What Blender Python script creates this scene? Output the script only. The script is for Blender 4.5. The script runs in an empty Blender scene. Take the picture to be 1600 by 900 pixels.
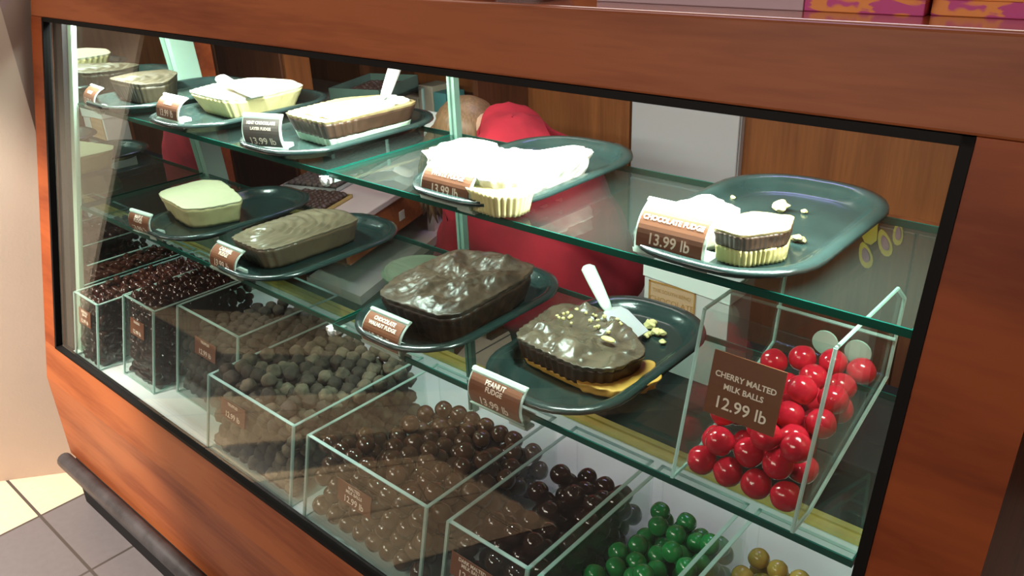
import bpy, bmesh, math, random
import numpy as np
from mathutils import Vector, Matrix, noise
PI = math.pi
C = bpy.context.scene.collection
sc = bpy.context.scene

# ---------------------------------------------------------------- units, camera, light
S = 0.74                      # metres per layout unit; the camera sits at the layout origin
H = 1.384                     # camera height in metres
FZ = -H / S                   # floor level in layout units
def W(p): return Vector((p[0] * S, p[1] * S, H + p[2] * S))
RM = np.array([[0.74801571, 0.25349155, -0.6133633],
               [0.66271306, -0.33518225, 0.66967474],
               [-0.0358316, -0.90741109, -0.41871375]])
def ray(u, v): return RM @ np.array([u - 800.0, v - 450.0, 1280.0])
def at_x(u, v, x): r = ray(u, v); return Vector(r * (x / r[0]))
def at_y(u, v, y): r = ray(u, v); return Vector(r * (y / r[1]))
def at_z(u, v, z): r = ray(u, v); return Vector(r * (z / r[2]))

cam = bpy.data.objects.new('camera', bpy.data.cameras.new('camera')); C.objects.link(cam)
cam.data.lens = 1280 / 1600 * 36; cam.data.sensor_width = 36; cam.data.clip_start = 0.02
cx, cy, cz = Vector(RM[:, 0]), Vector(-RM[:, 1]), Vector(-RM[:, 2])
m = Matrix.Identity(4)
for i in range(3):
    m[i][0], m[i][1], m[i][2] = cx[i], cy[i], cz[i]
m.translation = W((0, 0, 0)); cam.matrix_world = m
sc.camera = cam
sc.view_settings.view_transform = 'Standard'; sc.view_settings.look = 'None'
sc.view_settings.exposure = 0.0; sc.view_settings.gamma = 1.0; sc.view_settings.use_curve_mapping = False
sc.cycles.max_bounces = 10; sc.cycles.transparent_max_bounces = 40; sc.cycles.glossy_bounces = 5
sc.cycles.diffuse_bounces = 3; sc.cycles.sample_clamp_indirect = 4; sc.cycles.caustics_reflective = False
try: sc.cycles.use_denoising = True
except Exception: pass

world = bpy.data.worlds.new('world'); sc.world = world; world.use_nodes = True
world.node_tree.nodes['Background'].inputs[0].default_value = (0.75, 0.66, 0.6, 1)
world.node_tree.nodes['Background'].inputs[1].default_value = 0.05

def area(name, p, target, sx, sy, power, col, spread=PI):
    d = bpy.data.lights.new(name, 'AREA'); d.shape = 'RECTANGLE'; d.size = sx * S; d.size_y = sy * S
    d.energy = power; d.color = col; d.spread = spread
    o = bpy.data.objects.new(name, d); C.objects.link(o); o.location = W(p)
    o.rotation_euler = (W(target) - W(p)).to_track_quat('-Z', 'Y').to_euler(); return o
# fluorescent strip of the case, under the front top rail
area('case_light', (-1.43, 1.035, -0.195), (-1.43, 1.08, -1.3), 2.45, 0.035, 43, (0.86, 1.0, 0.93))
# warm ceiling lights over the shopper's side and the staff's side
area('hall_light', (-1.6, -2.4, 1.75), (-1.6, 0.5, -0.8), 2.4, 1.6, 82, (1.0, 0.86, 0.74))
area('staff_light', (-1.6, 2.2, 1.75), (-1.6, 2.0, -1.0), 2.2, 1.2, 22, (1.0, 0.9, 0.84))
area('left_hall_light', (-4.2, -1.2, 1.75), (-3.4, -0.6, -1.8), 2.0, 2.0, 46, (1.0, 0.88, 0.76), 1.9)
area('violet_sign_light', (-1.2, 2.5, 1.3), (-1.3, 1.2, -0.6), 0.7, 0.15, 4.5, (0.25, 0.2, 1.0))
sp = bpy.data.lights.new('floor_spot', 'SPOT'); sp.energy = 620; sp.color = (1.0, 0.90, 0.78)
sp.spot_size = math.radians(34); sp.spot_blend = 0.5; sp.shadow_soft_size = 0.05
so = bpy.data.objects.new('floor_spot', sp); C.objects.link(so); so.location = W((-3.1, -1.2, 1.6))
so.rotation_euler = (W((-2.98, 0.62, FZ + 0.1)) - W((-3.1, -1.2, 1.6))).to_track_quat('-Z', 'Y').to_euler()

# ---------------------------------------------------------------- materials
MATS = {}
def nt(name):
    mt = bpy.data.materials.new(name); mt.use_nodes = True; n = mt.node_tree; n.nodes.clear()
    out = n.nodes.new('ShaderNodeOutputMaterial'); return mt, n, out
def pri(name, col, rough=0.5, metal=0.0, var=0.0, scale=20.0, bump=0.0, bscale=None, col2=None, coat=0.0, trans=0.0, sss=0.0, stretch=(1, 1, 1), spec=0.5, detail=4):
    if name in MATS: return MATS[name]
    mt, n, out = nt(name); p = n.nodes.new('ShaderNodeBsdfPrincipled')
    n.links.new(p.outputs[0], out.inputs[0])
    p.inputs['Base Color'].default_value = (*col, 1); p.inputs['Roughness'].default_value = rough
    p.inputs['Metallic'].default_value = metal; p.inputs['Coat Weight'].default_value = coat
    p.inputs['Specular IOR Level'].default_value = spec
    p.inputs['Subsurface Weight'].default_value = sss; p.inputs['Subsurface Scale'].default_value = 0.01
    tc = n.nodes.new('ShaderNodeTexCoord'); mp = n.nodes.new('ShaderNodeMapping'); mp.inputs['Scale'].default_value = stretch
    n.links.new(tc.outputs['Object'], mp.inputs[0])
    nz = n.nodes.new('ShaderNodeTexNoise'); nz.inputs['Scale'].default_value = scale; nz.inputs['Detail'].default_value = detail
    n.links.new(mp.outputs[0], nz.inputs['Vector'])
    c2 = col2 if col2 else tuple(c * (1 - var) for c in col)
    rp = n.nodes.new('ShaderNodeValToRGB'); rp.color_ramp.elements[0].position = 0.32; rp.color_ramp.elements[1].position = 0.68
    rp.color_ramp.elements[0].color = (*c2, 1); rp.color_ramp.elements[1].color = (*col, 1)
    n.links.new(nz.outputs[0], rp.inputs[0]); n.links.new(rp.outputs[0], p.inputs['Base Color'])
    if bump:
        bz = n.nodes.new('ShaderNodeTexNoise'); bz.inputs['Scale'].default_value = bscale or scale; bz.inputs['Detail'].default_value = 5
        n.links.new(mp.outputs[0], bz.inputs['Vector'])
        b = n.nodes.new('ShaderNodeBump'); b.inputs['Strength'].default_value = bump; b.inputs['Distance'].default_value = 0.004
        n.links.new(bz.outputs[0], b.inputs['Height']); n.links.new(b.outputs[0], p.inputs['Normal'])
    MATS[name] = mt; return mt
def wood(name, light, dark, grain=(1.2, 14, 14), rough=0.5, coat=0.03, knots=0.5):
    mt, n, out = nt(name); p = n.nodes.new('ShaderNodeBsdfPrincipled'); n.links.new(p.outputs[0], out.inputs[0])
    tc = n.nodes.new('ShaderNodeTexCoord'); mp = n.nodes.new('ShaderNodeMapping'); mp.inputs['Scale'].default_value = grain
    n.links.new(tc.outputs['Object'], mp.inputs[0])
    a = n.nodes.new('ShaderNodeTexNoise'); a.inputs['Scale'].default_value = 0.9; a.inputs['Detail'].default_value = 6; a.inputs['Distortion'].default_value = 1.2
    b = n.nodes.new('ShaderNodeTexNoise'); b.inputs['Scale'].default_value = 9; b.inputs['Detail'].default_value = 6
    n.links.new(mp.outputs[0], a.inputs['Vector']); n.links.new(mp.outputs[0], b.inputs['Vector'])
    w = n.nodes.new('ShaderNodeTexWave'); w.wave_type = 'BANDS'; w.bands_direction = 'DIAGONAL'; w.inputs['Scale'].default_value = 0.35
    w.inputs['Distortion'].default_value = 9; w.inputs['Detail'].default_value = 3; w.inputs['Detail Scale'].default_value = 0.6
    n.links.new(mp.outputs[0], w.inputs['Vector'])
    m1 = n.nodes.new('ShaderNodeMath'); m1.operation = 'MULTIPLY_ADD'; m1.inputs[1].default_value = 0.35; n.links.new(b.outputs[0], m1.inputs[0])
    m2 = n.nodes.new('ShaderNodeMath'); m2.operation = 'MULTIPLY'; m2.inputs[1].default_value = 0.55; n.links.new(a.outputs[0], m2.inputs[0])
    n.links.new(m2.outputs[0], m1.inputs[2])
    m3 = n.nodes.new('ShaderNodeMath'); m3.operation = 'MULTIPLY_ADD'; m3.inputs[1].default_value = 0.12 * knots * 2; n.links.new(w.outputs[0], m3.inputs[0]); n.links.new(m1.outputs[0], m3.inputs[2])
    rp = n.nodes.new('ShaderNodeValToRGB'); rp.color_ramp.elements[0].position = 0.36; rp.color_ramp.elements[1].position = 0.64
    rp.color_ramp.elements[0].color = (*dark, 1); rp.color_ramp.elements[1].color = (*light, 1)
    n.links.new(m3.outputs[0], rp.inputs[0]); n.links.new(rp.outputs[0], p.inputs['Base Color'])
    p.inputs['Roughness'].default_value = rough; p.inputs['Coat Weight'].default_value = coat; p.inputs['Coat Roughness'].default_value = 0.15; p.inputs['Specular IOR Level'].default_value = 0.3
    MATS[name] = mt; return mt
def clear(name, tint=(0.93, 0.97, 0.95), refl=1.0, rough=0.0, base=0.04, haze=0.0, hazecol=(0.6, 0.75, 0.7)):
    """thin clear sheet: tinted see-through plus a Fresnel-weighted mirror reflection"""
    mt, n, out = nt(name)
    t = n.nodes.new('ShaderNodeBsdfTransparent'); t.inputs[0].default_value = (*tint, 1)
    g = n.nodes.new('ShaderNodeBsdfGlossy'); g.inputs['Roughness'].default_value = rough; g.inputs[0].default_value = (0.95, 1, 0.98, 1)
    lw = n.nodes.new('ShaderNodeLayerWeight')
    pw = n.nodes.new('ShaderNodeMath'); pw.operation = 'POWER'; pw.inputs[1].default_value = 5; n.links.new(lw.outputs['Facing'], pw.inputs[0])
    ma = n.nodes.new('ShaderNodeMath'); ma.operation = 'MULTIPLY_ADD'; ma.inputs[1].default_value = (1 - base) * refl; ma.inputs[2].default_value = base * refl
    n.links.new(pw.outputs[0], ma.inputs[0])
    mx = n.nodes.new('ShaderNodeMixShader'); n.links.new(ma.outputs[0], mx.inputs[0]); n.links.new(t.outputs[0], mx.inputs[1]); n.links.new(g.outputs[0], mx.inputs[2])
    last = mx
    if haze:
        d = n.nodes.new('ShaderNodeBsdfDiffuse'); d.inputs[0].default_value = (*hazecol, 1)
        m2 = n.nodes.new('ShaderNodeMixShader'); m2.inputs[0].default_value = haze
        n.links.new(mx.outputs[0], m2.inputs[1]); n.links.new(d.outputs[0], m2.inputs[2]); last = m2
    n.links.new(last.outputs[0], out.inputs[0]); MATS[name] = mt; return mt
def edge_mat(name, col, trans=0.45, rough=0.15):
    """polished cut edge of a sheet: catches light, half see-through"""
    mt, n, out = nt(name)
    t = n.nodes.new('ShaderNodeBsdfTransparent'); t.inputs[0].default_value = (*[min(1, c * 1.3) for c in col], 1)
    p = n.nodes.new('ShaderNodeBsdfPrincipled'); p.inputs['Base Color'].default_value = (*col, 1); p.inputs['Roughness'].default_value = rough
    tr = n.nodes.new('ShaderNodeBsdfTranslucent'); tr.inputs[0].default_value = (*col, 1)
    m1 = n.nodes.new('ShaderNodeMixShader'); m1.inputs[0].default_value = 0.4; n.links.new(p.outputs[0], m1.inputs[1]); n.links.new(tr.outputs[0], m1.inputs[2])
    m2 = n.nodes.new('ShaderNodeMixShader'); m2.inputs[0].default_value = trans; n.links.new(m1.outputs[0], m2.inputs[1]); n.links.new(t.outputs[0], m2.inputs[2])
    n.links.new(m2.outputs[0], out.inputs[0]); MATS[name] = mt; return mt
def emit(name, col, s):
    mt, n, out = nt(name); e = n.nodes.new('ShaderNodeEmission'); e.inputs[0].default_value = (*col, 1); e.inputs[1].default_value = s
    n.links.new(e.outputs[0], out.inputs[0]); MATS[name] = mt; return mt

CHERRY = wood('cherry_wood', (0.37, 0.105, 0.034), (0.21, 0.047, 0.014), knots=0.9)
CHERRYV = wood('cherry_wood_upright', (0.33, 0.072, 0.016), (0.19, 0.034, 0.008), grain=(1.6, 9, 9), knots=0.8)
BACKWOOD = wood('oak_back_wood', (0.30, 0.105, 0.03), (0.19, 0.06, 0.016), grain=(14, 14, 0.8), rough=0.5, coat=0, knots=0.2)
DARKWOOD = wood('dark_wood', (0.15, 0.05, 0.02), (0.08, 0.026, 0.01), grain=(10, 10, 1), rough=0.5, coat=0, knots=0.2)
GASKET = pri('black_gasket', (0.006, 0.005, 0.005), 0.6, spec=0.15)
BLACK = pri('black_paint', (0.010, 0.009, 0.010), 0.75, spec=0.2)
RUBBER = pri('worn_rubber', (0.06, 0.055, 0.06), 0.5, var=0.6, scale=25, bump=0.3, bscale=60)
WALLP = pri('beige_wall', (0.52, 0.42, 0.34), 0.7, var=0.08, scale=3, bump=0.08, bscale=150)
WALLP2 = pri('beige_wall_shade', (0.40, 0.31, 0.26), 0.7, var=0.08, scale=3)  # darker copy of the wall beige, the return's shade put into the colour
DECK = pri('white_deck', (0.72, 0.77, 0.76), 0.3, var=0.08, scale=9)
GOLD = pri('brass_rail', (0.72, 0.54, 0.13), 0.35, metal=0.35, var=0.2, scale=30)
ALU = pri('aluminium', (0.55, 0.62, 0.58), 0.3, metal=0.7)
STEEL = pri('steel', (0.78, 0.80, 0.80), 0.38, metal=0.55)
MINTPOST = pri('pale_green_post', (0.26, 0.40, 0.32), 0.25, var=0.1, scale=5)
MINTDIM = pri('green_grey_post', (0.12, 0.20, 0.16), 0.2, var=0.3, scale=8)
GLASSF = clear('front_glass', (0.96, 0.98, 0.97), refl=1.0, base=0.042)
GLASSS = clear('shelf_glass', (0.86, 0.94, 0.91), refl=1.0, base=0.05, haze=0.012, hazecol=(0.35, 0.55, 0.48))
ACRYL = clear('acrylic_sheet', (0.95, 0.975, 0.965), refl=0.7, base=0.03, haze=0.006, hazecol=(0.55, 0.7, 0.66))
GEDGE = edge_mat('glass_cut_edge', (0.012, 0.15, 0.11), 0.3)
AEDGE = edge_mat('acrylic_cut_edge', (0.66, 0.84, 0.78), 0.25)
HOLD = edge_mat('clear_holder_plastic', (0.8, 0.92, 0.84), 0.25)
CARD = pri('brown_card', (0.20, 0.075, 0.035), 0.4, var=0.1, scale=10)
CREAMINK = pri('cream_print', (0.92, 0.80, 0.66), 0.5)
TRAY = pri('dark_green_tray_plastic', (0.020, 0.038, 0.035), 0.22, var=0.4, scale=14, bump=0.12, bscale=90, coat=0.2)
WHITEP = pri('white_plastic', (0.78, 0.80, 0.76), 0.35)
MINTP = pri('pale_mint_plastic', (0.62, 0.78, 0.64), 0.35)
PAPERW = pri('white_cardboard', (0.62, 0.57, 0.56), 0.6, var=0.05, scale=8)
GREYDOOR = pri('white_cupboard', (0.52, 0.50, 0.50), 0.4, var=0.04, scale=4)
PINKTOP = pri('pale_laminate', (0.60, 0.50, 0.47), 0.35, var=0.08, scale=12)
RED = pri('red_hoodie_cotton', (0.42, 0.010, 0.026), 0.85, var=0.45, scale=7, bump=0.4, bscale=25)
SKIN = pri('skin', (0.55, 0.32, 0.22), 0.5, sss=0.1)
HAIR = pri('light_brown_hair', (0.27, 0.155, 0.075), 0.45, col2=(0.16, 0.09, 0.045), stretch=(60, 60, 4), scale=3)
JEANS = pri('dark_trousers', (0.02, 0.02, 0.03), 0.8)
mir, n_, o_ = nt('mirror'); g_ = n_.nodes.new('ShaderNodeBsdfGlossy'); g_.inputs[0].default_value = (0.72, 0.80, 0.76, 1); g_.inputs['Roughness'].default_value = 0.0
n_.links.new(g_.outputs[0], o_.inputs[0]); MIRROR = mir

def candy(name, col, rough=0.15, var=0.25, sc_=40, bump=0.1):
    return pri(name, col, rough, var=var, scale=sc_, bump=bump, bscale=60, coat=0.5)
REDC = candy('red_candy', (0.74, 0.016, 0.04))
GREENC = candy('green_candy', (0.015, 0.27, 0.06))
YELC = candy('ochre_candy', (0.48, 0.33, 0.07))
MILKC = candy('milk_chocolate', (0.085, 0.036, 0.016), rough=0.09)
DARKC = candy('dark_chocolate', (0.035, 0.011, 0.006), rough=0.08)
BEANC = candy('glossy_bean_chocolate', (0.045, 0.013, 0.008), rough=0.07)
TRUFA = pri('cocoa_truffle', (0.075, 0.052, 0.036), 0.8, var=0.55, scale=40, bump=0.8, bscale=90)
TRUFB = pri('dusted_truffle', (0.22, 0.165, 0.11), 0.85, var=0.7, scale=30, bump=0.9, bscale=90)

# ---------------------------------------------------------------- helpers
def tag(o, label, cat, group=None, kind=None):
    o['label'] = label; o['category'] = cat
    if group: o['group'] = group
    if kind: o['kind'] = kind
    return o
def empty(name, p, label=None, cat=None, group=None, rz=0):
    o = bpy.data.objects.new(name, None); o.empty_display_size = 0.05; C.objects.link(o)
    o.location = W(p); o.rotation_euler = (0, 0, rz); o['_o'] = 1; del o['_o']
    if label: tag(o, label, cat, group)
    return o
class M:
    """mesh builder in layout units; world=True coordinates are absolute, otherwise local to the parent"""
    def __init__(s): s.bm = bmesh.new()
    def box(s, a, b, bev=0.0):
        a, b = [min(a[i], b[i]) for i in range(3)], [max(a[i], b[i]) for i in range(3)]
        vs = [s.bm.verts.new((x, y, z)) for x in (a[0], b[0]) for y in (a[1], b[1]) for z in (a[2], b[2])]
        fs = [(0, 1, 3, 2), (4, 6, 7, 5), (0, 4, 5, 1), (2, 3, 7, 6), (0, 2, 6, 4), (1, 5, 7, 3)]
        nf = [s.bm.faces.new([vs[i] for i in f]) for f in fs]
        if bev: 
            es = set(e for f in nf for e in f.edges)
            bmesh.ops.bevel(s.bm, geom=list(es), offset=bev, segments=2, affect='EDGES')
        return s
    def prism(s, poly, ax, a, b):
        """extrude a 2-D polygon along axis ax from a to b"""
        def mk(p, t):
            if ax == 0: return (t, p[0], p[1])
            if ax == 1: return (p[0], t, p[1])
            return (p[0], p[1], t)
        A = [s.bm.verts.new(mk(p, a)) for p in poly]; B = [s.bm.verts.new(mk(p, b)) for p in poly]
        s.bm.faces.new(A); s.bm.faces.new(B[::-1])
        n = len(poly)
        for i in range(n): s.bm.faces.new((A[i], B[i], B[(i + 1) % n], A[(i + 1) % n]))
        return s
    def tube(s, pts, r, seg=10, cap=True, flat=None):
        pts = [Vector(p) for p in pts]; rings = []
        rs = r if isinstance(r, (list, tuple)) else [r] * len(pts)
        up = Vector((0, 0, 1))
        for i, p in enumerate(pts):
            d = (pts[min(i + 1, len(pts) - 1)] - pts[max(i - 1, 0)]).normalized()
            if abs(d.dot(up)) > 0.95: u = d.cross(Vector((0, 1, 0))).normalized()
            else: u = d.cross(up).normalized()
            v = u.cross(d).normalized(); f = flat or 1.0
            rings.append([s.bm.verts.new(p + u * rs[i] * math.cos(t * 2 * PI / seg) + v * rs[i] * f * math.sin(t * 2 * PI / seg)) for t in range(seg)])
        for a, b in zip(rings, rings[1:]):
            for t in range(seg): s.bm.faces.new((a[t], a[(t + 1) % seg], b[(t + 1) % seg], b[t]))
        if cap: s.bm.faces.new(rings[0][::-1]); s.bm.faces.new(rings[-1])
        return s
    def loops(s, L, cap0=False, cap1=False):
        R = [[s.bm.verts.new(p) for p in l] for l in L]
        for a, b in zip(R, R[1:]):
            n = len(a)
            for t in range(n): s.bm.faces.new((a[t], a[(t + 1) % n], b[(t + 1) % n], b[t]))
        if cap0: s.bm.faces.new(R[0][::-1])
        if cap1: s.bm.faces.new(R[-1])
        return s
    def quad(s, *p): s.bm.faces.new([s.bm.verts.new(q) for q in p]); return s
    def sphere(s, c, r, sub=2, sq=(1, 1, 1)):
        g = bmesh.ops.create_icosphere(s.bm, subdivisions=sub, radius=r)
        for v in g['verts']: v.co = Vector((v.co.x * sq[0] + c[0], v.co.y * sq[1] + c[1], v.co.z * sq[2] + c[2]))
        return s
    def mesh(s, name, smooth=False, normals=True):
        if normals: bmesh.ops.recalc_face_normals(s.bm, faces=s.bm.faces[:])
        me = bpy.data.meshes.new(name); s.bm.to_mesh(me); s.bm.free()
        if smooth:
            for p in me.polygons: p.use_smooth = True
        return me
def put(name, mb, mat, parent=None, origin=(0, 0, 0), smooth=False, local=False, world=True):
    """link builder as one mesh object. world coordinates: the origin is taken off the vertices"""
    me = mb if isinstance(mb, bpy.types.Mesh) else mb.mesh(name, smooth)
    if not isinstance(mb, bpy.types.Mesh) or not me.get('scaled'):
        og = Vector((0, 0, 0)) if local else Vector(origin)
        co = np.empty(len(me.vertices) * 3, dtype=np.float32); me.vertices.foreach_get('co', co)
        co = (co.reshape(-1, 3) - np.array(og, dtype=np.float32)) * S
        me.vertices.foreach_set('co', co.ravel()); me.update(); me['scaled'] = 1
    if mat and not me.materials: me.materials.append(mat)
    o = bpy.data.objects.new(name, me); C.objects.link(o)
    if parent:
        o.parent = parent; q = parent; acc = Vector((0, 0, 0))
        while q: acc = acc + q.location; q = q.parent
        o.location = (Vector(origin) * S) if local else (W(origin) - acc)
    else: o.location = W(origin)
    return o
def bevel(o, w=0.003, seg=2):
    b = o.modifiers.new('bevel', 'BEVEL'); b.width = w; b.segments = seg; b.limit_method = 'ANGLE'; return o
def struct(name, mb, mat, origin=(0, 0, 0)):
    o = put(name, mb, mat, None, origin); o['kind'] = 'structure'; return o
TXT = {}
def text_mesh(s, size, bold=0.0):
    """lettering as a flat mesh centred on x, baseline at 0, in layout units"""
    cu = bpy.data.curves.new('t', 'FONT'); cu.body = s; cu.size = size; cu.align_x = 'CENTER'; cu.offset = bold; cu.resolution_u = 3
    ob = bpy.data.objects.new('t', cu); C.objects.link(ob)
    bpy.context.view_layer.update()
    dg = bpy.context.evaluated_depsgraph_get(); me = bpy.data.meshes.new_from_object(ob.evaluated_get(dg))
    bpy.data.objects.remove(ob); bpy.data.curves.remove(cu)
    V = [v.co.copy() for v in me.vertices]; F = [tuple(p.vertices) for p in me.polygons]; bpy.data.meshes.remove(me)
    return V, F

# ---------------------------------------------------------------- the place: floor, walls, ceiling
def tile_floor():
    mt, n, out = nt('tile_floor'); p = n.nodes.new('ShaderNodeBsdfPrincipled'); n.links.new(p.outputs[0], out.inputs[0])
    p.inputs['Roughness'].default_value = 0.3
    tc = n.nodes.new('ShaderNodeTexCoord'); sx = n.nodes.new('ShaderNodeSeparateXYZ'); n.links.new(tc.outputs['Object'], sx.inputs[0])
    def mth(op, a, b=None, c=None):
        k = n.nodes.new('ShaderNodeMath'); k.operation = op
        for i, q in enumerate((a, b, c)):
            if q is None: continue
            if isinstance(q, (int, float)): k.inputs[i].default_value = q
            else: n.links.new(q, k.inputs[i])
        return k.outputs[0]
    X, Y = mth('DIVIDE', sx.outputs[0], S), mth('DIVIDE', sx.outputs[1], S)
    def inside(v, a, b): return mth('MULTIPLY', mth('GREATER_THAN', v, a), mth('LESS_THAN', v, b))
    T = 0.41
    gx = mth('PINGPONG', mth('ADD', X, 2.8 + T * 40), T / 2); gy = mth('PINGPONG', mth('ADD', Y, -0.56 + T * 40), T / 2)
    grout = mth('MAXIMUM', mth('LESS_THAN', gx, 0.005), mth('LESS_THAN', gy, 0.005))
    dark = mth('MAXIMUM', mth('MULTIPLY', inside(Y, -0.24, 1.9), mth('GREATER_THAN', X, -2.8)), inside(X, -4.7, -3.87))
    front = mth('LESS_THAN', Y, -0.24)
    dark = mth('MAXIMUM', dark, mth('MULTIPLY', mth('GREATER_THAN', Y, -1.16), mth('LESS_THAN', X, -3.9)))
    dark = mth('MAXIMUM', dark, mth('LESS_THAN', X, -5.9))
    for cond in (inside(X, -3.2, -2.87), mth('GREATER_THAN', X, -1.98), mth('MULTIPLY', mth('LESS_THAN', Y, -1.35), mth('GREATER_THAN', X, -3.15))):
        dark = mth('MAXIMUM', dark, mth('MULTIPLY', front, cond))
    nz = n.nodes.new('ShaderNodeTexNoise'); nz.inputs['Scale'].default_value = 60; n.links.new(tc.outputs['Object'], nz.inputs[0])
    def mix(f, a, b):
        k = n.nodes.new('ShaderNodeMix'); k.data_type = 'RGBA'; n.links.new(f, k.inputs['Factor'])
        for nm, q in (('A', a), ('B', b)):
            s_ = [i for i in k.inputs if i.name == nm and i.type == 'RGBA'][0]
            if isinstance(q, tuple): s_.default_value = (*q, 1)
            else: n.links.new(q, s_)
        return [o for o in k.outputs if o.type == 'RGBA'][0]
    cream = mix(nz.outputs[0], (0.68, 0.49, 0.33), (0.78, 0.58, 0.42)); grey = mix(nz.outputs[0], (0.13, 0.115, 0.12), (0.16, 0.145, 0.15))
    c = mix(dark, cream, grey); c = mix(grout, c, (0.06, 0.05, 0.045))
    n.links.new(c, p.inputs['Base Color']); return mt
struct('floor', M().box((-9, -7, FZ - 0.05), (4, 6, FZ)), tile_floor())
for c in bpy.data.objects['floor'].data.vertices: pass
CEIL = pri('ceiling_paint', (0.10, 0.09, 0.085), 0.9)
struct('ceiling', M().box((-9, -7, 1.8), (4, 6, 1.86)), CEIL)
# left wall: a front face running to the back right, and a return behind the case with its shade in the colour
a = Vector((-3.128, 0.54)); d = Vector((0.62, 0.785)).normalized(); nrm = Vector((-d.y, d.x))
c1 = Vector((-2.842, 0.903)); a0 = c1 - d * 0.52
struct('wall_left', M().prism([tuple(a0), tuple(c1), (-2.96, 0.96), (-2.96, 1.5), (-4.6, 1.5), (-4.6, a0.y)], 2, FZ, 1.8), WALLP)
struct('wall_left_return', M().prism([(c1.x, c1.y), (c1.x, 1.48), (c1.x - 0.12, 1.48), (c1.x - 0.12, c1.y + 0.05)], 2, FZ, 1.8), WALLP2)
YB = 2.8
struct('wall_back', M().box((-6, YB, FZ), (3.2, YB + 0.1, 1.8)), BACKWOOD)
struct('baseboard_back', M().box((-1.3, YB - 0.012, FZ), (3, YB, FZ + 0.12)), DARKWOOD)
struct('trim_1', M().box((-1.925, YB - 0.03, FZ), (-1.855, YB, 0.6)), BACKWOOD)
# pale cupboard standing in front of the back wall
cb = empty('tall_cupboard', (-1.61, YB - 0.1, FZ), 'tall pale grey two-door cupboard against the wooden back wall', 'cupboard')
put('carcass', M().box((-1.84, YB - 0.028, FZ), (-1.365, YB - 0.002, -0.60)), GREYDOOR, cb, (-1.61, YB - 0.1, FZ))
bevel(put('door', M().box((-1.838, YB - 0.042, -1.01), (-1.368, YB - 0.029, -0.61)), GREYDOOR, cb, (-1.61, YB - 0.1, FZ)), 0.004)
bevel(put('door', M().box((-1.838, YB - 0.042, FZ + 0.05), (-1.368, YB - 0.029, -1.022)), GREYDOOR, cb, (-1.61, YB - 0.1, FZ)), 0.004)
put('top_panel', M().box((-1.845, YB - 0.05, -0.60), (-1.345, YB - 0.002, -0.59)), WHITEP, cb, (-1.61, YB - 0.1, FZ))
# low dark wood cabinet along the back wall on the right
lc = empty('low_cabinet', (-0.5, YB - 0.1, FZ), 'long brown wooden cabinet against the back wall right of the pale cupboard', 'cabinet')
put('carcass', M().box((-1.34, YB - 0.04, FZ), (1.2, YB - 0.002, -1.0)), DARKWOOD, lc, (-0.5, YB - 0.1, FZ))
put('worktop', M().box((-1.34, YB - 0.058, -1.0), (1.2, YB - 0.002, -0.982)), BACKWOOD, lc, (-0.5, YB - 0.1, FZ))
for k in range(4):
    x0 = -1.33 + k * 0.63
    bevel(put('door', M().box((x0, YB - 0.054, FZ + 0.08), (x0 + 0.625, YB - 0.041, -1.012)), DARKWOOD, lc, (-0.5, YB - 0.1, FZ)), 0.004)
# flat yellow and purple petal shapes set on the cabinet front
pf = empty('petal_shapes', at_y(1370, 370, YB - 0.062), 'flat yellow petal shapes with purple centres on the brown cabinet', 'decoration')
PY = pri('flat_yellow', (0.50, 0.33, 0.03), 0.6, var=0.1, scale=10); PU = pri('flat_purple', (0.28, 0.11, 0.14), 0.6)
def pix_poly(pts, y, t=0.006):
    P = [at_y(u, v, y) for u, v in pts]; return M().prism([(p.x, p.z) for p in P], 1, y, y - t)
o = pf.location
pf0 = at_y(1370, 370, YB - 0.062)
put('shape_body', pix_poly([(1325, 342), (1334, 340), (1345, 346), (1355, 343), (1358, 328), (1374, 330), (1371, 375), (1362, 382), (1352, 378), (1344, 360), (1332, 352)], YB - 0.056), PY, pf, pf0)
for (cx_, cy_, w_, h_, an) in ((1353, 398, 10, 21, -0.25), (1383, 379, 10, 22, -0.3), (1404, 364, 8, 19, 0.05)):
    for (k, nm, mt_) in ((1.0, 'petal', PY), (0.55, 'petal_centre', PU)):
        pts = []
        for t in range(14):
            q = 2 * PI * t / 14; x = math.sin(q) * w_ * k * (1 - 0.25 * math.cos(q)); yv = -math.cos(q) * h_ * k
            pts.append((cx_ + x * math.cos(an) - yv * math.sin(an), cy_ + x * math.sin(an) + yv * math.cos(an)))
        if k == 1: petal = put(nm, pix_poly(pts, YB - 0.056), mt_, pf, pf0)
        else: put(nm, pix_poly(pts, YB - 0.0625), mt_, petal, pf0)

# ---------------------------------------------------------------- display case
GT = 0.22137  # lean of the front per unit of height
def gy(z, off=0.0): return 0.7457 + GT * (z + 1.2585) + off
XA, XB = -2.82, -0.09          # ends
OL, OR, OT, OB = -2.735, -0.207, -0.2385, -1.2585
ZT, ZK, ZB = -0.133, -1.386, -1.70
case0 = (-1.45, 1.1, FZ)
case = empty('display_case', case0, 'long cherry wood and glass candy display case with leaning front window', 'display case')
def cp(name, mb, mat, **k): return put(name, mb, mat, case, case0, **k)
def slab(x0, x1, z0, z1, off=0.0, th=0.03):
    return M().prism([(gy(z0, off), z0), (gy(z1, off), z1), (gy(z1, off + th), z1), (gy(z0, off + th), z0)], 0, x0, x1)
bevel(cp('top_rail', slab(XA, XB, OT, ZT), CHERRY), 0.003)
cp('left_stile', slab(XA, OL, OB, OT), CHERRYV); cp('right_stile', slab(OR, XB, OB, OT), CHERRYV)
cp('bottom_rail', slab(XA, XB, ZK, OB), CHERRY)
cp('kick_panel', M().box((XA, gy(ZK), ZB), (XB, gy(ZK) + 0.03, ZK)), CHERRY)
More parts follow.
